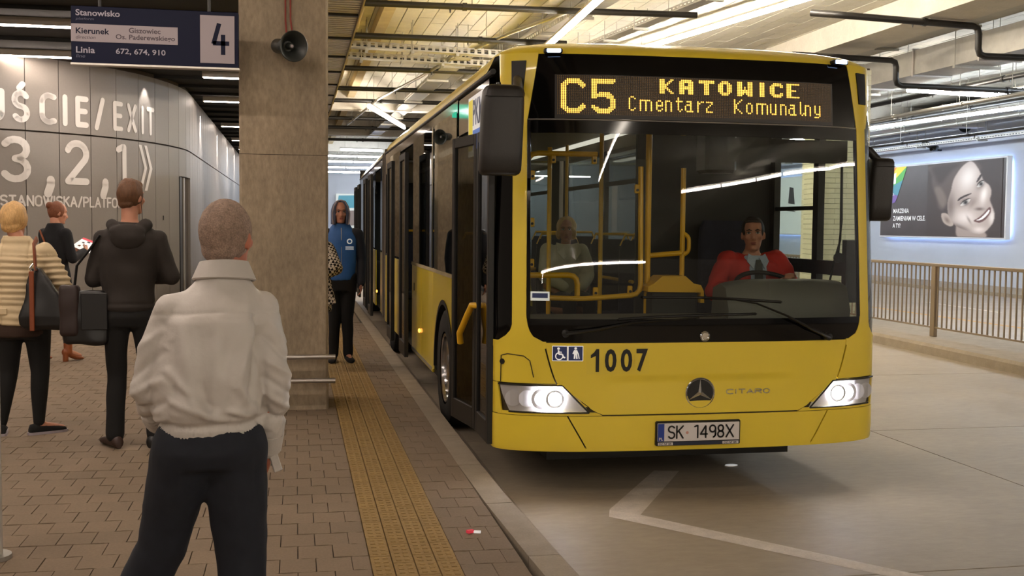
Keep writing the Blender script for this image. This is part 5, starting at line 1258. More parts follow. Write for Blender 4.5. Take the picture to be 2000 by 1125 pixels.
rs_ = np.random.RandomState(3)
def wob(P, sc, seed=0, n=10):
    r = np.random.RandomState(seed); out = np.zeros(len(P))
    for k in range(n):
        d = r.normal(size=3); d /= np.linalg.norm(d); out += np.sin(P@d*sc*r.uniform(.6, 1.6)+r.uniform(0, 6.3))
    return out/math.sqrt(n)
def remesh(mb, vox, smooth=6, disp=None, name='m'):
    me = mb.mesh('tmp'); o = bpy.data.objects.new('tmp', me); COL.objects.link(o)
    r = o.modifiers.new('r', 'REMESH'); r.mode = 'VOXEL'; r.voxel_size = vox; r.use_smooth_shade = True
    if smooth: s = o.modifiers.new('s', 'SMOOTH'); s.factor = .5; s.iterations = smooth
    dg = bpy.context.evaluated_depsgraph_get(); dg.update(); out = bpy.data.meshes.new_from_object(o.evaluated_get(dg)); bpy.data.objects.remove(o); bpy.data.meshes.remove(me)
    out.name = name
    if disp:
        n = len(out.vertices); P = np.empty(n*3); out.vertices.foreach_get('co', P); P = P.reshape(-1, 3); Nn = np.empty(n*3); out.vertex_normals.foreach_get('vector', Nn); Nn = Nn.reshape(-1, 3)
        P = P+Nn*disp(P, Nn)[:, None]; out.vertices.foreach_set('co', P.ravel()); out.update()
    out.polygons.foreach_set('use_smooth', [True]*len(out.polygons))
    return out
def rm(name, mb, m, parent, vox=.012, smooth=5, disp=None, label=None):
    me = remesh(mb, vox, smooth, disp, name); me.materials.append(m); return link(name, me, parent, label=label)

def add_head(mb, Mh, female=False):
    """skull, face, ears; Mh: 4x4 placing the head (origin at the ear level centre, +y forward)"""
    prof = [(-.122, .052, .018, .020), (-.112, .078, .020, .040), (-.090, .086, -.020, .050), (-.055, .090, -.066, .060), (-.02, .089, -.086, .068), (.01, .086, -.094, .072), (.04, .089, -.098, .075), (.075, .078, -.092, .069), (.10, .055, -.070, .053), (.116, .02, -.038, .028)]
    rings = []
    for z, f, b, w_ in prof:
        ring = []
        for k in range(20):
            a = 2*PI*k/20; x = w_*math.sin(a); yy = (f+b)/2+(f-b)/2*math.cos(a); ring.append(Mh@Vector((x*(1 if math.cos(a) < .3 else .92), yy, z)))
        rings.append(ring)
    mb.loft(rings)
    R = Mh.to_3x3()
    def E_(c, r): mb.ell(Mh@Vector(c), r, R, 10, 7)
    mb.capsule(Mh@Vector((0, .082, .012)), Mh@Vector((0, .104, -.030)), .010, .016, 8); E_((.012, .094, -.034), (.010, .012, .009)); E_((-.012, .094, -.034), (.010, .012, .009))
    E_((0, .083, .034), (.045, .012, .010)); E_((.040, .062, -.022), (.022, .022, .022)); E_((-.040, .062, -.022), (.022, .022, .022)); E_((0, .080, -.102), (.022, .018, .016))
    E_((0, .090, -.064), (.024, .010, .012))
    for s in (-1, 1): mb.ell(Mh@Vector((s*.078, -.010, -.012)), (.008, .020, .033), R@rot('Z', -s*.45), 10, 7)
def face_parts(Mh, parent, brows='hairdark'):
    R = Mh.to_3x3(); e = MB(); i_ = MB(); l = MB(); b = MB()
    for s in (-1, 1):
        e = MB().ell(Mh@Vector((s*.031, .0795, .010)), (.013, .008, .0075), R); eo = e.build('eye', M_['eyew'], parent, smooth=True)
        MB().ell(Mh@Vector((s*.031, .0865, .010)), (.0055, .003, .0060), R).build('iris', M_['iris'], eo, smooth=True)
        MB().tube([Mh@Vector((s*.012, .0935, .028)), Mh@Vector((s*.030, .092, .034)), Mh@Vector((s*.050, .078, .028))], [.003, .0045, .002], 6).build('eyebrow', M_[brows], parent, smooth=True)
        MB().tube([Mh@Vector((s*.017, .086, .015)), Mh@Vector((s*.031, .0885, .0185)), Mh@Vector((s*.046, .079, .013))], [.002, .003, .002], 6).build('eyelid', M_['hairdark'], parent, smooth=True)
    MB().ell(Mh@Vector((0, .0975, -.060)), (.022, .006, .0045), R).ell(Mh@Vector((0, .0965, -.069)), (.018, .006, .0055), R).build('lips', M_['lip'], parent, smooth=True)
def add_hand(mb, wrist, d, palm_n, s=1., curl=.5, side=1, spread=.10):
    """five fingers; d: pointing direction, palm_n: direction the palm faces, side: +1 thumb on the (d x palm_n) side"""
    d = Vector(d).normalized(); pn = Vector(palm_n); pn = (pn-d*pn.dot(d)).normalized(); x = d.cross(pn)*side; w_ = Vector(wrist)
    R = Matrix((x, d, pn)).transposed()
    mb.capsule(w_-d*.02, w_+d*.02, .024*s, .026*s, 10)
    mb.ell(w_+d*.050*s, (.040*s, .052*s, .017*s), R, 12, 8)
    for k, (ox, L_) in enumerate(((.029, .072), (.010, .080), (-.010, .075), (-.028, .060))):
        p = w_+d*.082*s+x*ox*s; a = 0; dirv = (d+x*(ox*spread*20*.5)).normalized(); r = .0092*s
        for j, f in enumerate((.45, .32, .23)):
            a += curl*(.55 if j == 0 else .8); q = p+(dirv*math.cos(a)+pn*math.sin(a))*L_*f*s; mb.capsule(p, q, r, r*.9, 8); p = q; r *= .93
    p = w_+d*.028*s+x*.030*s; q = p+(d*.6+x*.75+pn*.25).normalized()*.036*s; mb.capsule(p-x*.01, q, .014*s, .011*s, 8)
    t = q+(d*.9+x*.25+pn*(.2+curl*.5)).normalized()*.032*s; mb.capsule(q, t, .011*s, .009*s, 8)

class Person:
    """local frame: +y is where the figure faces, z up, origin between the feet; all joints as given for a height of 1.75 m"""
    def __init__(s, label, loc, rz, H=1.75, group=None, base=None):
        s.t = thing('person', label, 'person', loc, rz); s.k = H/1.75; s.body = MB(); s.jt = {}
    def P(s, p): return Vector(p)*s.k
def torso_rings(mb, prof, n=24, pw=.85):
    """prof: list of (z, cx, cy, rx, ry)"""
    rings = []
    for z, cx, cy, rx, ry in prof:
        ring = []
        for k in range(n):
            a = 2*PI*k/n; c = math.cos(a); s_ = math.sin(a); ring.append(Vector((cx+rx*math.copysign(abs(c)**pw, c), cy+ry*math.copysign(abs(s_)**pw, s_), z)))
        rings.append(ring)
    mb.loft(rings); return mb
def limb(mb, pts, rs, n=14):
    for (a, b, ra, rb_) in zip(pts, pts[1:], rs, rs[1:]): mb.capsule(a, b, ra, rb_, n)
def body_of(p, J, head_M, hands=None, skin='skin', voxel=.0085, female=False, extra=None):
    mb = MB(); k = p.k; sc = lambda v: Vector(v)*k
    sp = J['spine']   # hip, waist, chest, neck base (x,y,z)
    hip, waist, chest, neck = [sc(q) for q in sp]
    torso_rings(mb, [(hip.z-.08*k, hip.x, hip.y, .12*k, .085*k), (hip.z, hip.x, hip.y, .155*k, .105*k), (waist.z, waist.x, waist.y, .130*k, .092*k), (chest.z, chest.x, chest.y, .160*k, .105*k), (chest.z+.1*k, (chest.x*.4+neck.x*.6), (chest.y*.4+neck.y*.6), .155*k, .085*k), (neck.z-.03*k, neck.x, neck.y, .085*k, .06*k), (neck.z+.02*k, neck.x, neck.y, .055*k, .052*k)])
    hc = head_M.translation; mb.capsule(neck, hc+head_M.to_3x3()@Vector((0, -.025, -.06)), .055*k, .052*k)
    add_head(mb, head_M, female)
    for s in ('L', 'R'):
        sh, el, wr = [sc(q) for q in J['arm'+s]]
        limb(mb, [sh, el, wr], [.047*k, .038*k, .026*k]); mb.capsule(chest+Vector((0, 0, .08*k)), sh, .06*k, .05*k)
        if 'hand'+s in J: d, pn, cu = J['hand'+s]; add_hand(mb, wr, d, pn, .98*k, cu, 1 if s == 'R' else -1)
        h, kn, an, toe = [sc(q) for q in J['leg'+s]]
        limb(mb, [h, kn, an], [.078*k, .05*k, .036*k]); mb.capsule(an+Vector((0, 0, -.02*k)), toe, .034*k, .026*k, 10)
    return rm('body', mb, M_[skin], p.t, voxel, 4)
def headM(pos, yaw=0, pitch=0, roll=0, s=1.):
    return Matrix.Translation(Vector(pos))@Matrix.Rotation(yaw, 4, 'Z')@Matrix.Rotation(roll, 4, 'Y')@Matrix.Rotation(pitch, 4, 'X')@Matrix.Scale(s, 4)
def shoe(mb, an, toe, k=1., heel=0., w_=1.):
    an = Vector(an); toe = Vector(toe); d = (toe-an); d.z = 0; d.normalize(); x = Vector((d.y, -d.x, 0)); b = Vector((an.x, an.y, 0)); rings = []
    for t, hw_, h in ((-.075, .020, .05), (-.065, .032, .075), (-.02, .036, .085), (.04, .038, .075), (.10, .045, .058), (.15, .046, .048), (.19, .034, .038), (.205, .018, .025)):
        c = b+d*t*k; z0 = heel*max(0, 1-(t+.07)/.18) ; rings.append([c+x*(hw_*w_*k*math.cos(a))+Vector((0, 0, z0+.004+h*k*(.5+.5*math.sin(a)))) for a in np.linspace(0, 2*PI, 13)[:-1]])
    mb.loft(rings)
    if heel: mb.box(b.x-.02, b.x+.02, b.y-.06, b.y-.01, 0, heel+.03)
def hair_cap(Mh, r=(.084, .098, .112), c=(0, -.022, .022), cut=None, extra=None, vox=.006):
    mb = MB(); R = Mh.to_3x3(); mb.ell(Mh@Vector(c), r, R, 24, 16)
    if extra:
        for cc, rr in extra: mb.ell(Mh@Vector(cc), rr, R, 16, 10)
    return mb
def legs_std(w=.09, kn=.02, sp=.11):
    return {'legL': [(-w, 0, .92), (-sp, .02, .50), (-sp-.01, -.02, .09), (-sp-.03, .12, .03)], 'legR': [(w, 0, .92), (sp, .02, .50), (sp+.01, -.02, .09), (sp+.03, .12, .03)]}
def fold(P, a, b, amp, wd):
    a = np.array(a); b = np.array(b); d = b-a; t = np.clip(((P-a)@d)/(d@d), 0, 1); q = P-(a+t[:, None]*d); r = np.sqrt((q*q).sum(1)); return amp*np.exp(-(r/wd)**2)*np.sin(np.clip(t, 0, 1)*PI)**.4

# ---- 1 man in the pale grey jacket, foreground, seen from behind, left foot forward
def grey_man():
    p = Person('man in a pale grey jacket and dark jeans in the foreground, seen from behind', (-.274, 3.75, 0), math.radians(10), 1.645); k = p.k
    J = {'spine': [(-.01, 0, .95), (-.01, .0, 1.08), (.0, -.01, 1.28), (.04, .0, 1.455)],
         'armL': [(-.135, -.0, 1.335), (-.205, .03, 1.08), (-.160, .21, .93)], 'armR': [(.168, 0, 1.335), (.205, -.03, 1.08), (.200, .05, .84)],
         'legL': [(-.09, .0, .90), (-.165, .10, .50), (-.33, .22, .10), (-.38, .38, .03)], 'legR': [(.075, 0, .90), (.10, .0, .48), (.11, -.06, .09), (.125, .10, .03)],
         'handL': ((.2, .9, -.2), (0, 0, -1), .7), 'handR': ((0, .25, -1), (-1, 0, 0), .6)}
    Mh = headM((.060, .035, 1.600*k), math.radians(-34), .03, .02, 1.0)
    body_of(p, J, Mh, skin='skinred')
    h = hair_cap(Mh, (.0825, .102, .108), (0, -.016, .018), extra=[((0, -.060, -.045), (.060, .045, .045))])
    rm('hair', h, M_['hairgrey'], p.t, .006, 3, lambda P, N: .0012*wob(P, 160, 1)); 
    # jacket
    mb = MB(); torso_rings(mb, [(.895*k, -.005, .0, .152, .120), (.93*k, -.005, .0, .164, .130), (.955*k, -.005, 0, .164, .132), (1.00*k, -.008, -.005, .182, .148), (1.10*k, -.006, -.008, .184, .146), (1.22*k, .0, -.008, .176, .140), (1.31*k, .012, -.008, .172, .130), (1.37*k, .025, -.002, .150, .110), (1.42*k, .038, .0, .108, .086), (1.47*k, .045, .003, .076, .070)], pw=.9)
    for s in ('L', 'R'):
        sh, el, wr = [Vector(q)*k for q in J['arm'+s]]; limb(mb, [sh, el, wr.lerp(el, .03)], [.064, .064, .052], 18)
        mb.capsule(Vector((.02+(sh.x-.02)*.5, -.005, 1.335*k)), sh, .078, .064)
    def dj(P, N):
        def f2(a, b, amp, wd):
            a = np.array(a); b = np.array(b); Q = P[:, [0, 2]]/[1, k]; d = b-a; t = np.clip(((Q-a)@d)/(d@d), 0, 1); q = Q-(a+t[:, None]*d); r = np.sqrt((q*q).sum(1))
            return amp*np.exp(-(r/wd)**2)*np.sin(np.clip(t, 0, 1)*PI)**.4*(P[:, 1] < .05)
        d = .0045*wob(P*[1, 1, .7], 24, 5)+.0028*wob(P*[1, 1, .8], 55, 6)+.0035*np.abs(wob(P*[1, 1, .55], 30, 7))
        folds = [((.13, 1.31), (.06, 1.08), .014, .016), ((.150, 1.29), (.10, 1.00), -.018, .014), ((.10, 1.32), (.02, 1.02), .008, .018),
                 ((-.15, 1.16), (-.02, .985), .014, .013), ((-.13, 1.09), (.08, .975), -.012, .013), ((-.15, 1.05), (.04, .972), .015, .012), ((-.05, 1.12), (-.01, .99), -.013, .012), ((.06, 1.10), (.14, .98), .014, .014), ((-.02, 1.02), (.12, .985), .012, .011),
                 ((-.11, 1.33), (-.08, 1.10), .007, .016), ((.0, 1.33), (.0, 1.08), .006, .016), ((-.05, 1.30), (-.04, 1.02), -.006, .016), ((-.13, 1.25), (-.12, 1.0), -.008, .014),
                 ((.15, 1.345), (.24, 1.22), .009, .012), ((.15, 1.27), (.26, 1.14), -.012, .012), ((.155, 1.18), (.26, 1.10), .014, .012), ((.15, 1.12), (.26, 1.04), -.012, .011), ((.155, 1.06), (.26, .98), .014, .012), ((.15, 1.0), (.25, .91), -.012, .011), ((.15, .95), (.25, .87), .012, .010), ((.15, .90), (.25, .83), -.009, .009),
                 ((-.15, 1.29), (-.24, 1.2), .009, .012), ((-.15, 1.22), (-.26, 1.1), -.012, .012), ((-.15, 1.12), (-.26, 1.05), .013, .012), ((-.14, 1.05), (-.25, .98), -.012, .011), ((-.14, .99), (-.24, .93), .012, .01)]
        for a, b, am, wd in folds: d += f2(a, b, am*.85, wd)
        z = P[:, 2]; yk = 1.345*k-.25*(P[:, 0]-.03)**2; d += np.where(P[:, 1] < 0, -.004*np.exp(-((z-yk)/.006)**2), 0)
        d += -.010*np.exp(-(((P[:, 0]-.145)+.12*(z/k-1.2))/.009)**2)*(P[:, 1] < -.02)*(z/k < 1.33)*(z/k > .96)      # armhole / sleeve line
        m_ = z < .955*k; d = np.where(m_, d*.25+.0015*np.sin(np.arctan2(P[:, 1], P[:, 0])*90), d); d += -.010*np.exp(-((z-.957*k)/.010)**2)
        return d
    jo = rm('jacket', mb, M_['greyjacket'], p.t, .007, 5, dj)
    # collar (folded)
    mb = MB(); rings = []
    for a in np.linspace(-2.9, 2.9, 30):
        ca, sa = math.sin(a), -math.cos(a); q = lambda r, z: Vector((.045+ca*r*1.0, .005+sa*r*.92, (z-.012)*k+.012*sa*-1-.10*ca*(r-.07)))
        rings.append([q(.068, 1.470), q(.071, 1.520), q(.080, 1.522), q(.104, 1.462), q(.098, 1.457), q(.078, 1.475)])
    mb.loft(rings); mb.build('collar', M_['greyjacket'], p.t, smooth=60)
    for s, (d_, tab) in (('R', (Vector((0, .25, -1)), True)), ('L', (Vector((.4, .8, -.4)), False))):
        wr = Vector(J['arm'+s][2])*k; d_ = (wr-Vector(J['arm'+s][1])*k).normalized(); MB().tube([wr-d_*.055, wr-d_*.015, wr+d_*.01], [.056, .052, .050], 18).build('cuff', M_['greyjacket'], p.t, smooth=50)
        if tab: MB().obox(wr+Vector((.02, -.03, -.035)), (.03, .008, .10), rot('Y', -.3)).build('cuff_tab', M_['greyjacket'], p.t, bevel=.003)
    MB().lathe([(.001, 0), (.007, 0), (.007, .003), (.001, .004)], (.085, -.112, .925*k), (.3, -1, 0), 12).build('hem_button', M_['galv'], p.t)
    # jeans
    mb = MB(); torso_rings(mb, [(.80*k, -.01, 0, .158, .125), (.86*k, -.01, -.012, .168, .135), (.93*k, -.008, -.005, .152, .122)])
    for s in ('L', 'R'):
        h, kn, an, toe = [Vector(q)*k for q in J['leg'+s]]; limb(mb, [h+Vector((0, -.01, -.03)), kn, an+Vector((0, 0, .0))], [.110, .084, .074], 18)
    rm('jeans', mb, M_['jeans'], p.t, .010, 4, lambda P, N: .004*wob(P*[1, 1, .6], 26, 8)+.002*wob(P, 55, 9)+fold(P, (.02, -.12, .80), (.15, -.10, .76), .006, .01)-fold(P, (.13, -.12, .88), (.13, -.08, .6), .004, .012))
    for s in ('L', 'R'):
        mb = MB(); shoe(mb, Vector(J['leg'+s][2])*k, Vector(J['leg'+s][3])*k, 1.05, 0, 1.1); mb.build('shoe', M_['leatherblack'], p.t, smooth=60)
grey_man()

# ---- 2 young man, dark hooded jacket, messenger bag
def dark_man():
    p = Person('young man in a dark hooded jacket and black trousers with a shoulder bag, back turned', (-1.12, 7.93, 0), 0, 1.82); k = p.k
    J = {'spine': [(-.005, 0, .95), (0, 0, 1.08), (.0, -.01, 1.28), (.01, .0, 1.475)], 'armL': [(-.160, 0, 1.375), (-.220, .02, 1.12), (-.10, .22, 1.10)], 'armR': [(.185, 0, 1.375), (.262, .02, 1.13), (.12, .22, 1.12)],
         'legL': [(-.08, 0, .90), (-.085, .02, .50), (-.095, -.02, .09), (-.16, .10, .03)], 'legR': [(.09, 0, .90), (.12, .0, .50), (.165, -.03, .09), (.22, .10, .03)],
         'handL': ((.6, .7, .2), (1, 0, 0), .8), 'handR': ((-.6, .7, .2), (-1, 0, 0), .8)}
    Mh = headM((.02, .03, 1.652*k), math.radians(-32), 0, 0, .98); body_of(p, J, Mh)
    rm('hair', hair_cap(Mh, (.085, .100, .110), (0, -.018, .024), extra=[((0, -.06, -.045), (.058, .042, .040)), ((0, .03, .085), (.060, .055, .035))]), M_['hairbrown'], p.t, .006, 3, lambda P, N: .002*wob(P*[1, 1, .5], 120, 11))
    mb = MB(); torso_rings(mb, [(.90*k, -.005, 0, .165, .125), (.93*k, -.005, 0, .178, .135), (1.05*k, 0, 0, .172, .128), (1.2*k, 0, -.005, .190, .13), (1.33*k, .0, -.005, .205, .13), (1.40*k, .005, 0, .195, .115), (1.455*k, .01, 0, .14, .09), (1.49*k, .01, .005, .075, .07)], pw=.9)
    for s in ('L', 'R'):
        sh, el, wr = [Vector(q)*k for q in J['arm'+s]]; limb(mb, [sh, el, wr], [.064, .060, .048], 16); mb.capsule(Vector((sh.x*.5, 0, 1.36*k)), sh, .085, .066)
    rm('jacket', mb, M_['charcoal'], p.t, .011, 4, lambda P, N: .004*wob(P, 24, 12)+.002*wob(P, 55, 13)-.006*np.exp(-((P[:, 2]-.955*k)/.01)**2))
    # hood lying on the back
    mb = MB(); mb.tube([Vector((.01+.115*math.sin(a), .01-.085*math.cos(a)-.02, (1.475-.075*math.cos(a)**2*(math.cos(a) > 0))*k)) for a in np.linspace(-2.4, 2.4, 15)], [.02+.035*math.cos(a/2.4*PI/2) for a in np.linspace(-2.4, 2.4, 15)], 12)
    mb.ell((.01, -.115, 1.385*k), (.115, .05, .085)); mb.ell((.01, -.10, 1.43*k), (.12, .06, .05))
    rm('hood', mb, M_['charcoal'], p.t, .010, 3, lambda P, N: .004*wob(P, 40, 14))
    mb = MB(); torso_rings(mb, [(.80*k, 0, 0, .15, .115), (.87*k, 0, -.01, .162, .125), (.94*k, 0, 0, .155, .115)])
    for s in ('L', 'R'):
        h, kn, an, toe = [Vector(q)*k for q in J['leg'+s]]; limb(mb, [h, kn, an], [.095, .066, .064], 14)
    rm('trousers', mb, M_['blackpants'], p.t, .012, 4, lambda P, N: .003*wob(P, 26, 15))
    for s in ('L', 'R'):
        mb = MB(); shoe(mb, Vector(J['leg'+s][2])*k, Vector(J['leg'+s][3])*k, 1.08); mb.build('shoe', mat('shoe_brown', (.20, .12, .09), .5) if s == 'L' else M_['leatherblack'], p.t, smooth=60)
    MB().tube([Mh@Vector((.082, -.005, -.02)), Mh@Vector((.088, .0, -.10)), Mh@Vector((.075, .02, -.20))], .002, 5).build('earphone_cable', M_['mblack'], p.t)
    # bag
    b = thing('shoulder_bag', 'black shoulder bag hanging at the left side of the man in the hooded jacket', 'bag', (-1.12-.275, 7.90, .80))
    mb = MB(); rbox(mb, 0, 0, .10, .30, .13, .36); rm('bag_body', mb, M_['leatherblack'], b, .010, 4, lambda P, N: .006*wob(P, 30, 16))
    mb = MB(); rbox(mb, -.10, -.01, .15, .13, .15, .34); rm('side_pocket', mb, mat('bag_brown', (.16, .10, .09), .6), b, .010, 4, lambda P, N: .005*wob(P, 30, 17))
    mb = MB(); mb.loft([[Vector((x, -.078, z)) for x in (-.02, .15)]+[Vector((x, -.070, z)) for x in (.15, -.02)] for z in (.02, .24, .27)]); mb.build('flap', M_['leatherblack'], b, bevel=.004)
    MB().tube([(-.08, 0, .24), (-.055, -.0, .45), (.03, -.01, .56), (.10, -.02, .66)], .024, 10, flat=.35).build('strap', M_['blackcloth'], b, smooth=60)
    MB().tube([(.14, 0, .22), (.18, .05, .45), (.2, .1, .70)], .02, 8, flat=.35).build('strap', M_['blackcloth'], b, smooth=60)
dark_man()

# ---- 3 woman in beige quilted jacket
def beige_woman():
    p = Person('woman with short blond hair in a beige quilted jacket and black leggings, back turned', (-1.93, 8.52, 0), 0, 1.66); k = p.k
    J = {'spine': [(-.02, 0, .95), (-.03, 0, 1.10), (-.03, -.01, 1.28), (-.03, .0, 1.475)], 'armL': [(-.215, 0, 1.40), (-.265, .02, 1.13), (-.25, .2, 1.0)], 'armR': [(.155, 0, 1.40), (.275, .0, 1.17), (.28, .16, 1.0)],
         'legL': [(-.10, 0, .90), (-.12, .02, .48), (-.17, -.02, .09), (-.20, .10, .03)], 'legR': [(.09, 0, .90), (.11, .0, .48), (.10, -.02, .09), (.25, .07, .03)],
         'handL': ((0, .8, -.5), (1, 0, 0), .8), 'handR': ((0, .8, -.4), (-1, 0, 0), .8)}
    Mh = headM((-.06, .03, 1.632*k), math.radians(-14), 0, 0, 1.0); body_of(p, J, Mh, female=True)
    rm('hair', hair_cap(Mh, (.094, .108, .112), (0, -.020, .030), extra=[((0, -.055, -.035), (.072, .055, .055)), ((.0, .0, .07), (.085, .09, .07))]), M_['hairblond'], p.t, .006, 3, lambda P, N: .004*wob(P*[1, 1, .5], 70, 21))
    mb = MB(); torso_rings(mb, [(.845*k, -.03, 0, .20, .15), (.90*k, -.03, 0, .205, .155), (1.0*k, -.03, 0, .195, .145), (1.1*k, -.03, 0, .185, .14), (1.22*k, -.03, -.005, .195, .138), (1.34*k, -.03, -.005, .205, .13), (1.41*k, -.03, 0, .175, .11), (1.46*k, -.035, 0, .11, .085), (1.52*k, -.045, .0, .092, .082)], pw=.9)
    for s in ('L', 'R'):
        sh, el, wr = [Vector(q)*k for q in J['arm'+s]]; limb(mb, [sh, el, wr], [.068, .064, .050], 16); mb.capsule(Vector((sh.x*.5, 0, 1.35*k)), sh, .088, .069)
    def dq(P, N):
        d = .003*wob(P, 20, 22); z = P[:, 2]; body = np.abs(P[:, 0]+.03) < .17; d += np.where((z > 1.05*k) & (z < 1.38*k), .0065*np.sin(z*2*PI/.045+.8*wob(P, 12, 23)), .003*np.sin(z*2*PI/.06+2*wob(P, 10, 24)))
        for x in (-.13, .06): d -= .008*np.exp(-((P[:, 0]-x)/.006)**2)*(P[:, 1] < 0)
        d -= .008*np.exp(-((z-1.0*k)/.006)**2); return d
    rm('jacket', mb, M_['beige'], p.t, .009, 3, dq)
    mb = MB(); torso_rings(mb, [(.755*k, -.03, 0, .195, .145), (.80*k, -.03, 0, .198, .148), (.87*k, -.03, 0, .19, .14)]); rm('tunic_hem', mb, M_['brownhem'], p.t, .012, 2)
    MB().obox((-.12, -.147, .955*k), (.085, .012, .05)).build('back_tab', M_['beige'], p.t, bevel=.006)
    mb = MB(); torso_rings(mb, [(.74*k, 0, 0, .17, .13), (.85*k, -.01, 0, .18, .14)])
    for s in ('L', 'R'):
        h, kn, an, toe = [Vector(q)*k for q in J['leg'+s]]; limb(mb, [h, kn, kn.lerp(an, .35)+Vector((0, -.012, 0)), an], [.105, .066, .062, .040], 14)
    rm('leggings', mb, M_['blackpants'], p.t, .012, 3)
    for s in ('L', 'R'):
        a_, t_ = Vector(J['leg'+s][2])*k, Vector(J['leg'+s][3])*k; mb = MB(); shoe(mb, a_, t_, .95); so = mb.build('shoe', M_['blackcloth'], p.t, smooth=60)
        mb = MB(); d = (t_-a_); d.z = 0; d.normalize(); x = Vector((d.y, -d.x, 0)); b = Vector((a_.x, a_.y, 0))
        mb.loft([[b+d*t+x*(h_*s2)+Vector((0, 0, z)) for z, s2 in ((0, -1), (.018, -1.0), (.018, 1.0), (0, 1))] for t, h_ in ((-.078, .02), (-.06, .036), (0, .040), (.1, .046), (.15, .046), (.19, .034), (.203, .012))]); mb.build('sole', M_['signw'], so)
    b = thing('shoulder_bag', 'large black shoulder bag with brown leather strap on the blond woman', 'bag', (-1.93+.16, 8.32, .78))
    mb = MB(); mb.loft([[Vector((x, y, z)) for x, y in ((cx-w_, -.03-d_), (cx+w_, -.03-d_), (cx+w_, .03+d_), (cx-w_, .03+d_))] for z, cx, w_, d_ in ((.0, .06, .13, .045), (.03, .06, .185, .06), (.10, .055, .185, .06), (.25, .02, .11, .045), (.38, -.02, .055, .025), (.44, -.03, .03, .015))]); rm('bag_body', mb, M_['leatherblack'], b, .009, 5, lambda P, N: .006*wob(P, 26, 26))
    mb = MB(); mb.box(-.055, -.022, -.115, -.10, .0, .42).build('strap_trim', M_['bagstrap'], b, bevel=.004)
    MB().tube([(-.02, -.06, .42), (-.03, -.045, .56), (-.035, -.035, .60), (-.03, .03, .64)], .026, 10, flat=.4).build('strap', M_['bagstrap'], b, smooth=60)
    MB().tube([(-.035, -.075, .40), (-.01, -.075, .44), (-.035, -.07, .47), (-.055, -.075, .44), (-.035, -.075, .40)], .007, 8).build('buckle', M_['chrome'], b)
beige_woman()

# ---- 4 woman in a black coat reading a sheet
def coat_woman():
    p = Person('woman with reddish bun in a black coat and heeled ankle boots, holding a sheet', (-2.60, 12.95, 0), math.radians(-38), 1.76); k = p.k
    J = {'spine': [(0, 0, .96), (0, 0, 1.10), (.0, 0, 1.28), (0, .0, 1.475)], 'armL': [(-.16, 0, 1.40), (-.20, .05, 1.14), (-.10, .27, 1.20)], 'armR': [(.16, 0, 1.40), (.22, .04, 1.13), (.12, .28, 1.20)],
         'legL': [(-.08, 0, .92), (-.10, -.02, .50), (-.16, -.10, .13), (-.18, .03, .05)], 'legR': [(.08, 0, .92), (.10, .05, .50), (.12, .05, .13), (.14, .19, .05)],
         'handL': ((.3, .8, .3), (.9, 0, .2), .5), 'handR': ((-.3, .8, .3), (-.9, 0, .2), .5)}
    Mh = headM((0, .045, 1.632*k), math.radians(-25), -.18, 0, .97); body_of(p, J, Mh, female=True)
    rm('hair', hair_cap(Mh, (.084, .098, .108), (0, -.022, .022), extra=[((0, -.055, -.03), (.055, .045, .05)), ((0, -.10, .065), (.045, .045, .042))]), M_['haired'], p.t, .006, 3, lambda P, N: .002*wob(P, 90, 31))
    mb = MB(); torso_rings(mb, [(.60*k, 0, 0, .225, .165), (.75*k, 0, 0, .20, .15), (.92*k, 0, 0, .175, .13), (1.08*k, 0, 0, .145, .11), (1.2*k, 0, 0, .165, .12), (1.34*k, .0, 0, .175, .12), (1.41*k, .0, 0, .155, .10), (1.46*k, 0, 0, .11, .085), (1.52*k, 0, 0, .075, .075)])
    for s in ('L', 'R'):
        sh, el, wr = [Vector(q)*k for q in J['arm'+s]]; limb(mb, [sh, el, wr], [.068, .054, .044], 14); mb.capsule(Vector((sh.x*.5, 0, 1.37*k)), sh, .08, .065)
    rm('coat', mb, M_['navycoat'], p.t, .012, 4, lambda P, N: .003*wob(P, 24, 32))
    mb = MB()
    for s in ('L', 'R'):
        h, kn, an, toe = [Vector(q)*k for q in J['leg'+s]]; limb(mb, [h, kn, kn.lerp(an, .35)+Vector((0, -.015, 0)), an], [.085, .056, .055, .036], 14)
    rm('tights', mb, M_['tights'], p.t, .012, 3)
    for s in ('L', 'R'):
        a_, t_ = Vector(J['leg'+s][2])*k, Vector(J['leg'+s][3])*k; mb = MB(); shoe(mb, a_, t_, .92, .07); mb.capsule(Vector((a_.x, a_.y, .10)), Vector((a_.x, a_.y, .20)), .046, .048); rm('ankle_boot', mb, M_['leather'], p.t, .008, 2)
    MB().tube([(-.12, -.10, 1.44*k), (0, -.135, 1.30*k), (.10, -.12, 1.16*k), (.15, -.05, 1.05*k)], .011, 8, flat=.4).build('bag_strap', M_['leather'], p.t)
    sh_ = thing('leaflet', 'white and red printed sheet held by the woman in the black coat', 'paper', (0, 0, 0)); Mp = p.t; 
    R = Matrix.Translation(Vector((-2.60, 12.95, 0)))@Matrix.Rotation(math.radians(-38), 4, 'Z')@Matrix.Translation(Vector((.02, .42, 1.27*k)))@Matrix.Rotation(math.radians(28), 4, 'X')@Matrix.Rotation(.35, 4, 'Y')
    c = R.translation.copy(); sh_.location = c; R.translation = Vector((0, 0, 0))
    MB().box(-.13, .13, -.10, .10, -.001, .001).xf(R).build('page', M_['p_white'], sh_); MB().box(-.13, .13, .07, .10, -.0025, .0025).xf(R).build('page_edge', M_['p_red'], sh_)
    for q in range(4): MB().box(-.08+.04*(q % 2), -.05+.05*(q % 2), -.06+.035*q, -.04+.035*q, -.002, .002).xf(R).build('print', M_['p_dark'], sh_)
coat_woman()

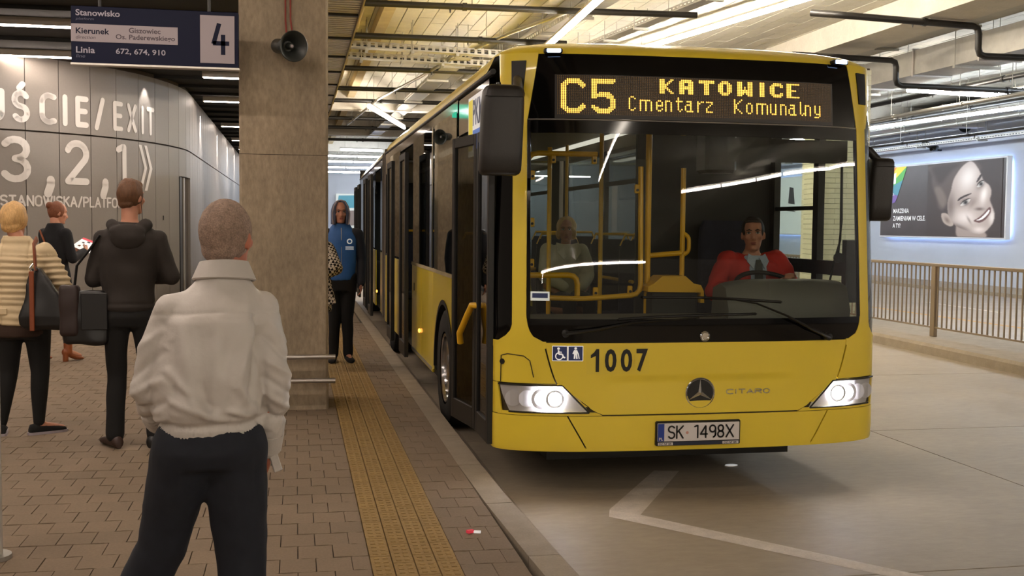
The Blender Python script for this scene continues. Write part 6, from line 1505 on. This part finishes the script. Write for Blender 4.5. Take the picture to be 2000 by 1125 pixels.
# ---- 5 hooded man beyond the column, facing the camera
def hooded_man():
    p = Person('man in a grey hood and blue track jacket standing beyond the column, facing forward', (.50, 12.50, 0), math.radians(180), 1.79); k = p.k
    J = {'spine': [(0, 0, .95), (0, 0, 1.08), (.0, 0, 1.28), (0, .0, 1.475)], 'armL': [(-.18, 0, 1.40), (-.225, .0, 1.13), (-.215, .05, .87)], 'armR': [(.18, 0, 1.40), (.225, .0, 1.13), (.22, .05, .87)], **legs_std(.09, 0, .07),
         'handL': ((0, .2, -1), (1, 0, 0), .5), 'handR': ((0, .2, -1), (-1, 0, 0), .5)}
    Mh = headM((.01, .03, 1.635*k), .1, -.02, 0, 1.0); b = body_of(p, J, Mh); face_parts(Mh, p.t, 'hairbrown')
    mb = MB()
    # hood: shell open to the front
    rings = []
    for t in np.linspace(0, 1, 14):
        ph = -PI*.5+t*PI*1.0; ring = []
        for a in np.linspace(-2.45, 2.45, 22):
            r_ = .105 if t < .75 else .105-.0*(t-.75)
            zz = -.13+.27*t; w_ = .100*math.sqrt(max(.02, 1-max(0, (t-.45)/.56)**2)); dd = .115*math.sqrt(max(.02, 1-max(0, (t-.45)/.56)**2)); ring.append(Mh@Vector((w_*math.sin(a), -.02-dd*math.cos(a), zz)))
        rings.append(ring)
    hd = mb.loft(rings, closed=False, cap=False).build('hood', M_['hood'], p.t, smooth=True); sm_ = hd.modifiers.new('s', 'SOLIDIFY'); sm_.thickness = .012
    MB().tube([Mh@Vector((.098*math.sin(a)*(1 if z < .02 else .9), .068-.0*z, z)) for a, z in [(-1.0, -.13), (-1.25, -.07), (-1.35, 0), (-1.1, .07), (-.55, .125), (0, .14), (.55, .125), (1.1, .07), (1.35, 0), (1.25, -.07), (1.0, -.13)]], .008, 8).build('hood_trim', M_['signw'], p.t, smooth=60)
    mb = MB(); torso_rings(mb, [(.90*k, 0, 0, .16, .12), (1.05*k, 0, 0, .165, .125), (1.2*k, 0, 0, .175, .13), (1.33*k, .0, 0, .185, .13), (1.40*k, .0, 0, .17, .115), (1.455*k, 0, 0, .13, .09), (1.52*k, 0, .01, .085, .08)], pw=.9); rm('track_jacket', mb, M_['trackblue'], p.t, .012, 4, lambda P, N: .004*wob(P, 24, 41))
    mb = MB()
    for s in ('L', 'R'):
        sh, el, wr = [Vector(q)*k for q in J['arm'+s]]; limb(mb, [sh, el, wr], [.070, .058, .046], 14); mb.capsule(Vector((sh.x*.75, 0, 1.40*k)), sh, .072, .071)
    rm('sleeves', mb, M_['trackdark'], p.t, .012, 4, lambda P, N: .003*wob(P, 30, 42))
    mb = MB(); torso_rings(mb, [(.78*k, 0, 0, .15, .12), (.92*k, 0, 0, .15, .115)])
    for s in ('L', 'R'):
        h, kn, an, toe = [Vector(q)*k for q in J['leg'+s]]; limb(mb, [h, kn, an], [.095, .068, .058], 14)
    rm('trousers', mb, M_['blackpants'], p.t, .012, 4, lambda P, N: .003*wob(P, 26, 15))
    for s in ('L', 'R'):
        mb = MB(); shoe(mb, Vector(J['leg'+s][2])*k, Vector(J['leg'+s][3])*k, 1.05); mb.build('shoe', M_['blackcloth'], p.t, smooth=60)
    MB().lathe([(.001, 0), (.03, 0), (.03, .003), (.001, .003)], (-.09, .128, 1.325*k), (0, 1, 0), 20).build('chest_badge', M_['p_lgrey'], p.t); MB().lathe([(.001, 0), (.018, 0), (.018, .004), (.001, .004)], (-.09, .129, 1.325*k), (0, 1, 0), 16).build('badge_centre', M_['trackblue'], p.t)
    for q in range(3): MB().box(-.135, -.045, .122, .131, (1.262-.014*q)*k, (1.268-.014*q)*k).build('chest_print', M_['p_lgrey'], p.t)
    MB().tube([(.0, .118, 1.05*k), (0, .133, 1.25*k), (0, .125, 1.40*k), (0, .10, 1.47*k)], .004, 6).build('zip', M_['galv'], p.t)
hooded_man()
# ---- 6 person in a checked coat, nearly hidden by the column
def check_person():
    p = Person('person in black and white checked coat, almost hidden behind the concrete column', (.17, 11.55, 0), math.radians(160), 1.62); k = p.k
    J = {'spine': [(0, 0, .95), (0, 0, 1.08), (.0, 0, 1.28), (0, .0, 1.475)], 'armL': [(-.17, 0, 1.40), (-.30, .05, 1.18), (-.16, .22, 1.10)], 'armR': [(.17, 0, 1.40), (.24, .05, 1.16), (.10, .25, 1.12)], **legs_std(.08, 0, .08), 'handL': ((.9, .5, 0), (0, -1, 0), .7), 'handR': ((-.7, .7, 0), (0, -1, 0), .7)}
    Mh = headM((.0, .03, 1.635*k), .1, 0, 0, .97); body_of(p, J, Mh, female=True); face_parts(Mh, p.t); rm('hair', hair_cap(Mh, (.09, .102, .112), (0, -.025, .022)), M_['hairdark'], p.t, .007, 3)
    mb = MB(); torso_rings(mb, [(.70*k, 0, 0, .20, .15), (.9*k, 0, 0, .18, .135), (1.08*k, 0, 0, .155, .12), (1.3*k, 0, 0, .18, .13), (1.40*k, .0, 0, .17, .11), (1.455*k, 0, 0, .12, .09), (1.52*k, 0, .01, .085, .08)])
    for s in ('L', 'R'):
        sh, el, wr = [Vector(q)*k for q in J['arm'+s]]; limb(mb, [sh, el, wr], [.078, .068, .055], 14); mb.capsule(Vector((sh.x*.5, 0, 1.37*k)), sh, .08, .07)
    rm('coat', mb, M_['check'], p.t, .011, 3, lambda P, N: .004*wob(P, 24, 45))
    MB().obox((-.20, .12, .92*k), (.13, .03, .26), rot('Y', .25)).build('scarf_end', M_['check'], p.t, bevel=.01)
    mb = MB()
    for s in ('L', 'R'):
        h, kn, an, toe = [Vector(q)*k for q in J['leg'+s]]; limb(mb, [h, kn, an], [.09, .06, .045], 14)
    rm('trousers', mb, M_['blackpants'], p.t, .013, 3)
    for s in ('L', 'R'):
        mb = MB(); shoe(mb, Vector(J['leg'+s][2])*k, Vector(J['leg'+s][3])*k, .95); mb.build('shoe', M_['leatherblack'], p.t, smooth=60)
check_person()
# ---- 7 driver
BZ = lambda v: Vector((2.518, 6.55, -.182))+Vector(v)*1.019
def driver():
    o = BZ((.78, 1.10, .065)); p = Person('bus driver in a red jacket, blue shirt and tie behind the steering wheel', o, math.radians(180), 1.75); k = 1.
    zs = .93   # seat height; figure sits: hip at z=zs
    J = {'spine': [(0, -.04, zs+.03), (0, -.05, zs+.17), (.0, -.02, zs+.37), (.01, .0, zs+.545)], 'armL': [(-.18, 0, zs+.49), (-.28, .12, zs+.26), (-.14, .36, zs+.36)], 'armR': [(.19, 0, zs+.49), (.33, .08, zs+.26), (.22, .30, zs+.32)],
         'legL': [(-.09, .02, zs), (-.14, .42, zs+.04), (-.14, .40, zs-.36), (-.14, .55, zs-.42)], 'legR': [(.09, .02, zs), (.14, .42, zs+.04), (.14, .44, zs-.36), (.14, .59, zs-.42)],
         'handL': ((.4, .6, .5), (.3, .6, -.5), .9), 'handR': ((-.5, .6, .3), (-.3, .6, -.5), .9)}
    Mh = headM((.015, .035, zs+.685), -.38, .0, .03, 1.02); body_of(p, J, Mh); face_parts(Mh, p.t)
    rm('hair', hair_cap(Mh, (.083, .098, .100), (0, -.028, .032), extra=[((0, -.06, -.03), (.058, .045, .05)), ((.0, .02, .095), (.055, .055, .022))]), M_['hairdark'], p.t, .006, 3, lambda P, N: .001*wob(P, 120, 51))
    mb = MB(); torso_rings(mb, [(zs-.02, 0, -.03, .17, .13), (zs+.15, 0, -.04, .165, .125), (zs+.37, 0, -.01, .18, .13), (zs+.46, 0, 0, .165, .11), (zs+.53, 0, 0, .10, .085)]); rm('shirt', mb, M_['shirt'], p.t, .010, 3)
    mb = MB()
    for sg2 in (-1, 1):   # open jacket fronts
        torso_rings(mb, [(zs-.02, sg2*.105, -.03, .09, .145), (zs+.15, sg2*.105, -.035, .088, .14), (zs+.37, sg2*.115, -.012, .092, .142), (zs+.47, sg2*.105, -.01, .088, .118), (zs+.535, sg2*.065, -.03, .045, .085)])
    torso_rings(mb, [(zs-.02, 0, -.09, .17, .09), (zs+.37, 0, -.075, .18, .085), (zs+.50, 0, -.05, .13, .07)])
    for s in ('L', 'R'):
        sh, el, wr = [Vector(q) for q in J['arm'+s]]; limb(mb, [sh, el, wr.lerp(el, .08)], [.082, .070, .052], 14); mb.capsule(Vector((sh.x*.6, -.02, sh.z-.01)), sh, .075, .078)
    rm('jacket', mb, M_['redjacket'], p.t, .010, 3, lambda P, N: .005*wob(P, 26, 52)+.003*wob(P, 60, 53))
    MB().add([Vector(q) for q in ((-.017, .105, zs+.50), (.017, .105, zs+.50), (.026, .128, zs+.47), (.045, .14, zs+.20), (0, .142, zs+.12), (-.04, .14, zs+.20), (-.022, .128, zs+.47))], [(0, 1, 2, 6), (6, 2, 3, 5), (5, 3, 4)]).build('tie', M_['tie'], p.t).modifiers.new('s', 'SOLIDIFY').thickness = .008
    for s2 in (-1, 1): MB().add([Vector((s2*x, y, zs+z)) for x, y, z in ((.01, .098, .515), (.065, .075, .545), (.085, .10, .49), (.045, .128, .435))], [(0, 1, 2, 3)]).build('shirt_collar', M_['shirt'], p.t).modifiers.new('s', 'SOLIDIFY').thickness = .006
    mb = MB()
    for s in ('L', 'R'):
        h, kn, an, toe = [Vector(q) for q in J['leg'+s]]; limb(mb, [h, kn, an], [.10, .075, .06], 12)
    rm('trousers', mb, M_['blackpants'], p.t, .015, 2)
driver()
# ---- 8 passenger
def passenger():
    o = BZ((.02, 3.70, .11)); p = Person('elderly woman passenger with grey-blond hair and pale coat seated inside the bus', o, math.radians(186), 1.6); k = 1.; zs = .92
    J = {'spine': [(0, -.04, zs+.03), (0, -.05, zs+.17), (.0, -.02, zs+.36), (.0, .0, zs+.52)], 'armL': [(-.17, 0, zs+.46), (-.22, .06, zs+.22), (-.08, .26, zs+.12)], 'armR': [(.17, 0, zs+.46), (.22, .06, zs+.22), (.08, .26, zs+.12)],
         'legL': [(-.09, .02, zs), (-.10, .42, zs+.0), (-.10, .42, zs-.40), (-.10, .54, zs-.44)], 'legR': [(.09, .02, zs), (.10, .42, zs+.0), (.10, .42, zs-.40), (.10, .54, zs-.44)], 'handL': ((.7, .5, -.2), (0, 0, -1), .6), 'handR': ((-.7, .5, -.2), (0, 0, -1), .6)}
    Mh = headM((.0, .035, zs+.655), -.35, .0, 0, .98); body_of(p, J, Mh, female=True); face_parts(Mh, p.t, 'hairbrown')
    rm('hair', hair_cap(Mh, (.098, .100, .112), (0, -.030, .030), extra=[((.07, -.0, -.03), (.03, .045, .06)), ((-.07, -.0, -.03), (.03, .045, .06))]), M_['hairblond'], p.t, .007, 3, lambda P, N: .004*wob(P, 70, 61))
    mb = MB(); torso_rings(mb, [(zs-.02, 0, -.03, .19, .15), (zs+.15, 0, -.04, .185, .145), (zs+.37, 0, -.01, .19, .14), (zs+.45, 0, 0, .17, .11), (zs+.52, 0, 0, .10, .085)])
    for s in ('L', 'R'):
        sh, el, wr = [Vector(q) for q in J['arm'+s]]; limb(mb, [sh, el, wr.lerp(el, .08)], [.078, .066, .05], 14); mb.capsule(Vector((sh.x*.6, -.02, sh.z-.01)), sh, .07, .07)
    rm('coat', mb, M_['cream'], p.t, .012, 3, lambda P, N: .005*wob(P, 26, 62))
    for s2 in (-1, 1): MB().add([Vector((s2*x, y, zs+z)) for x, y, z in ((.01, .11, .42), (.03, .09, .52), (.11, .07, .54), (.12, .13, .45), (.06, .15, .38))], [(0, 1, 2, 3, 4)]).build('lapel', M_['cream'], p.t).modifiers.new('s', 'SOLIDIFY').thickness = .01
    mb = MB()
    for s in ('L', 'R'):
        h, kn, an, toe = [Vector(q) for q in J['leg'+s]]; limb(mb, [h, kn, an], [.10, .07, .05], 12)
    rm('skirt', mb, M_['blackpants'], p.t, .015, 2)
passenger()
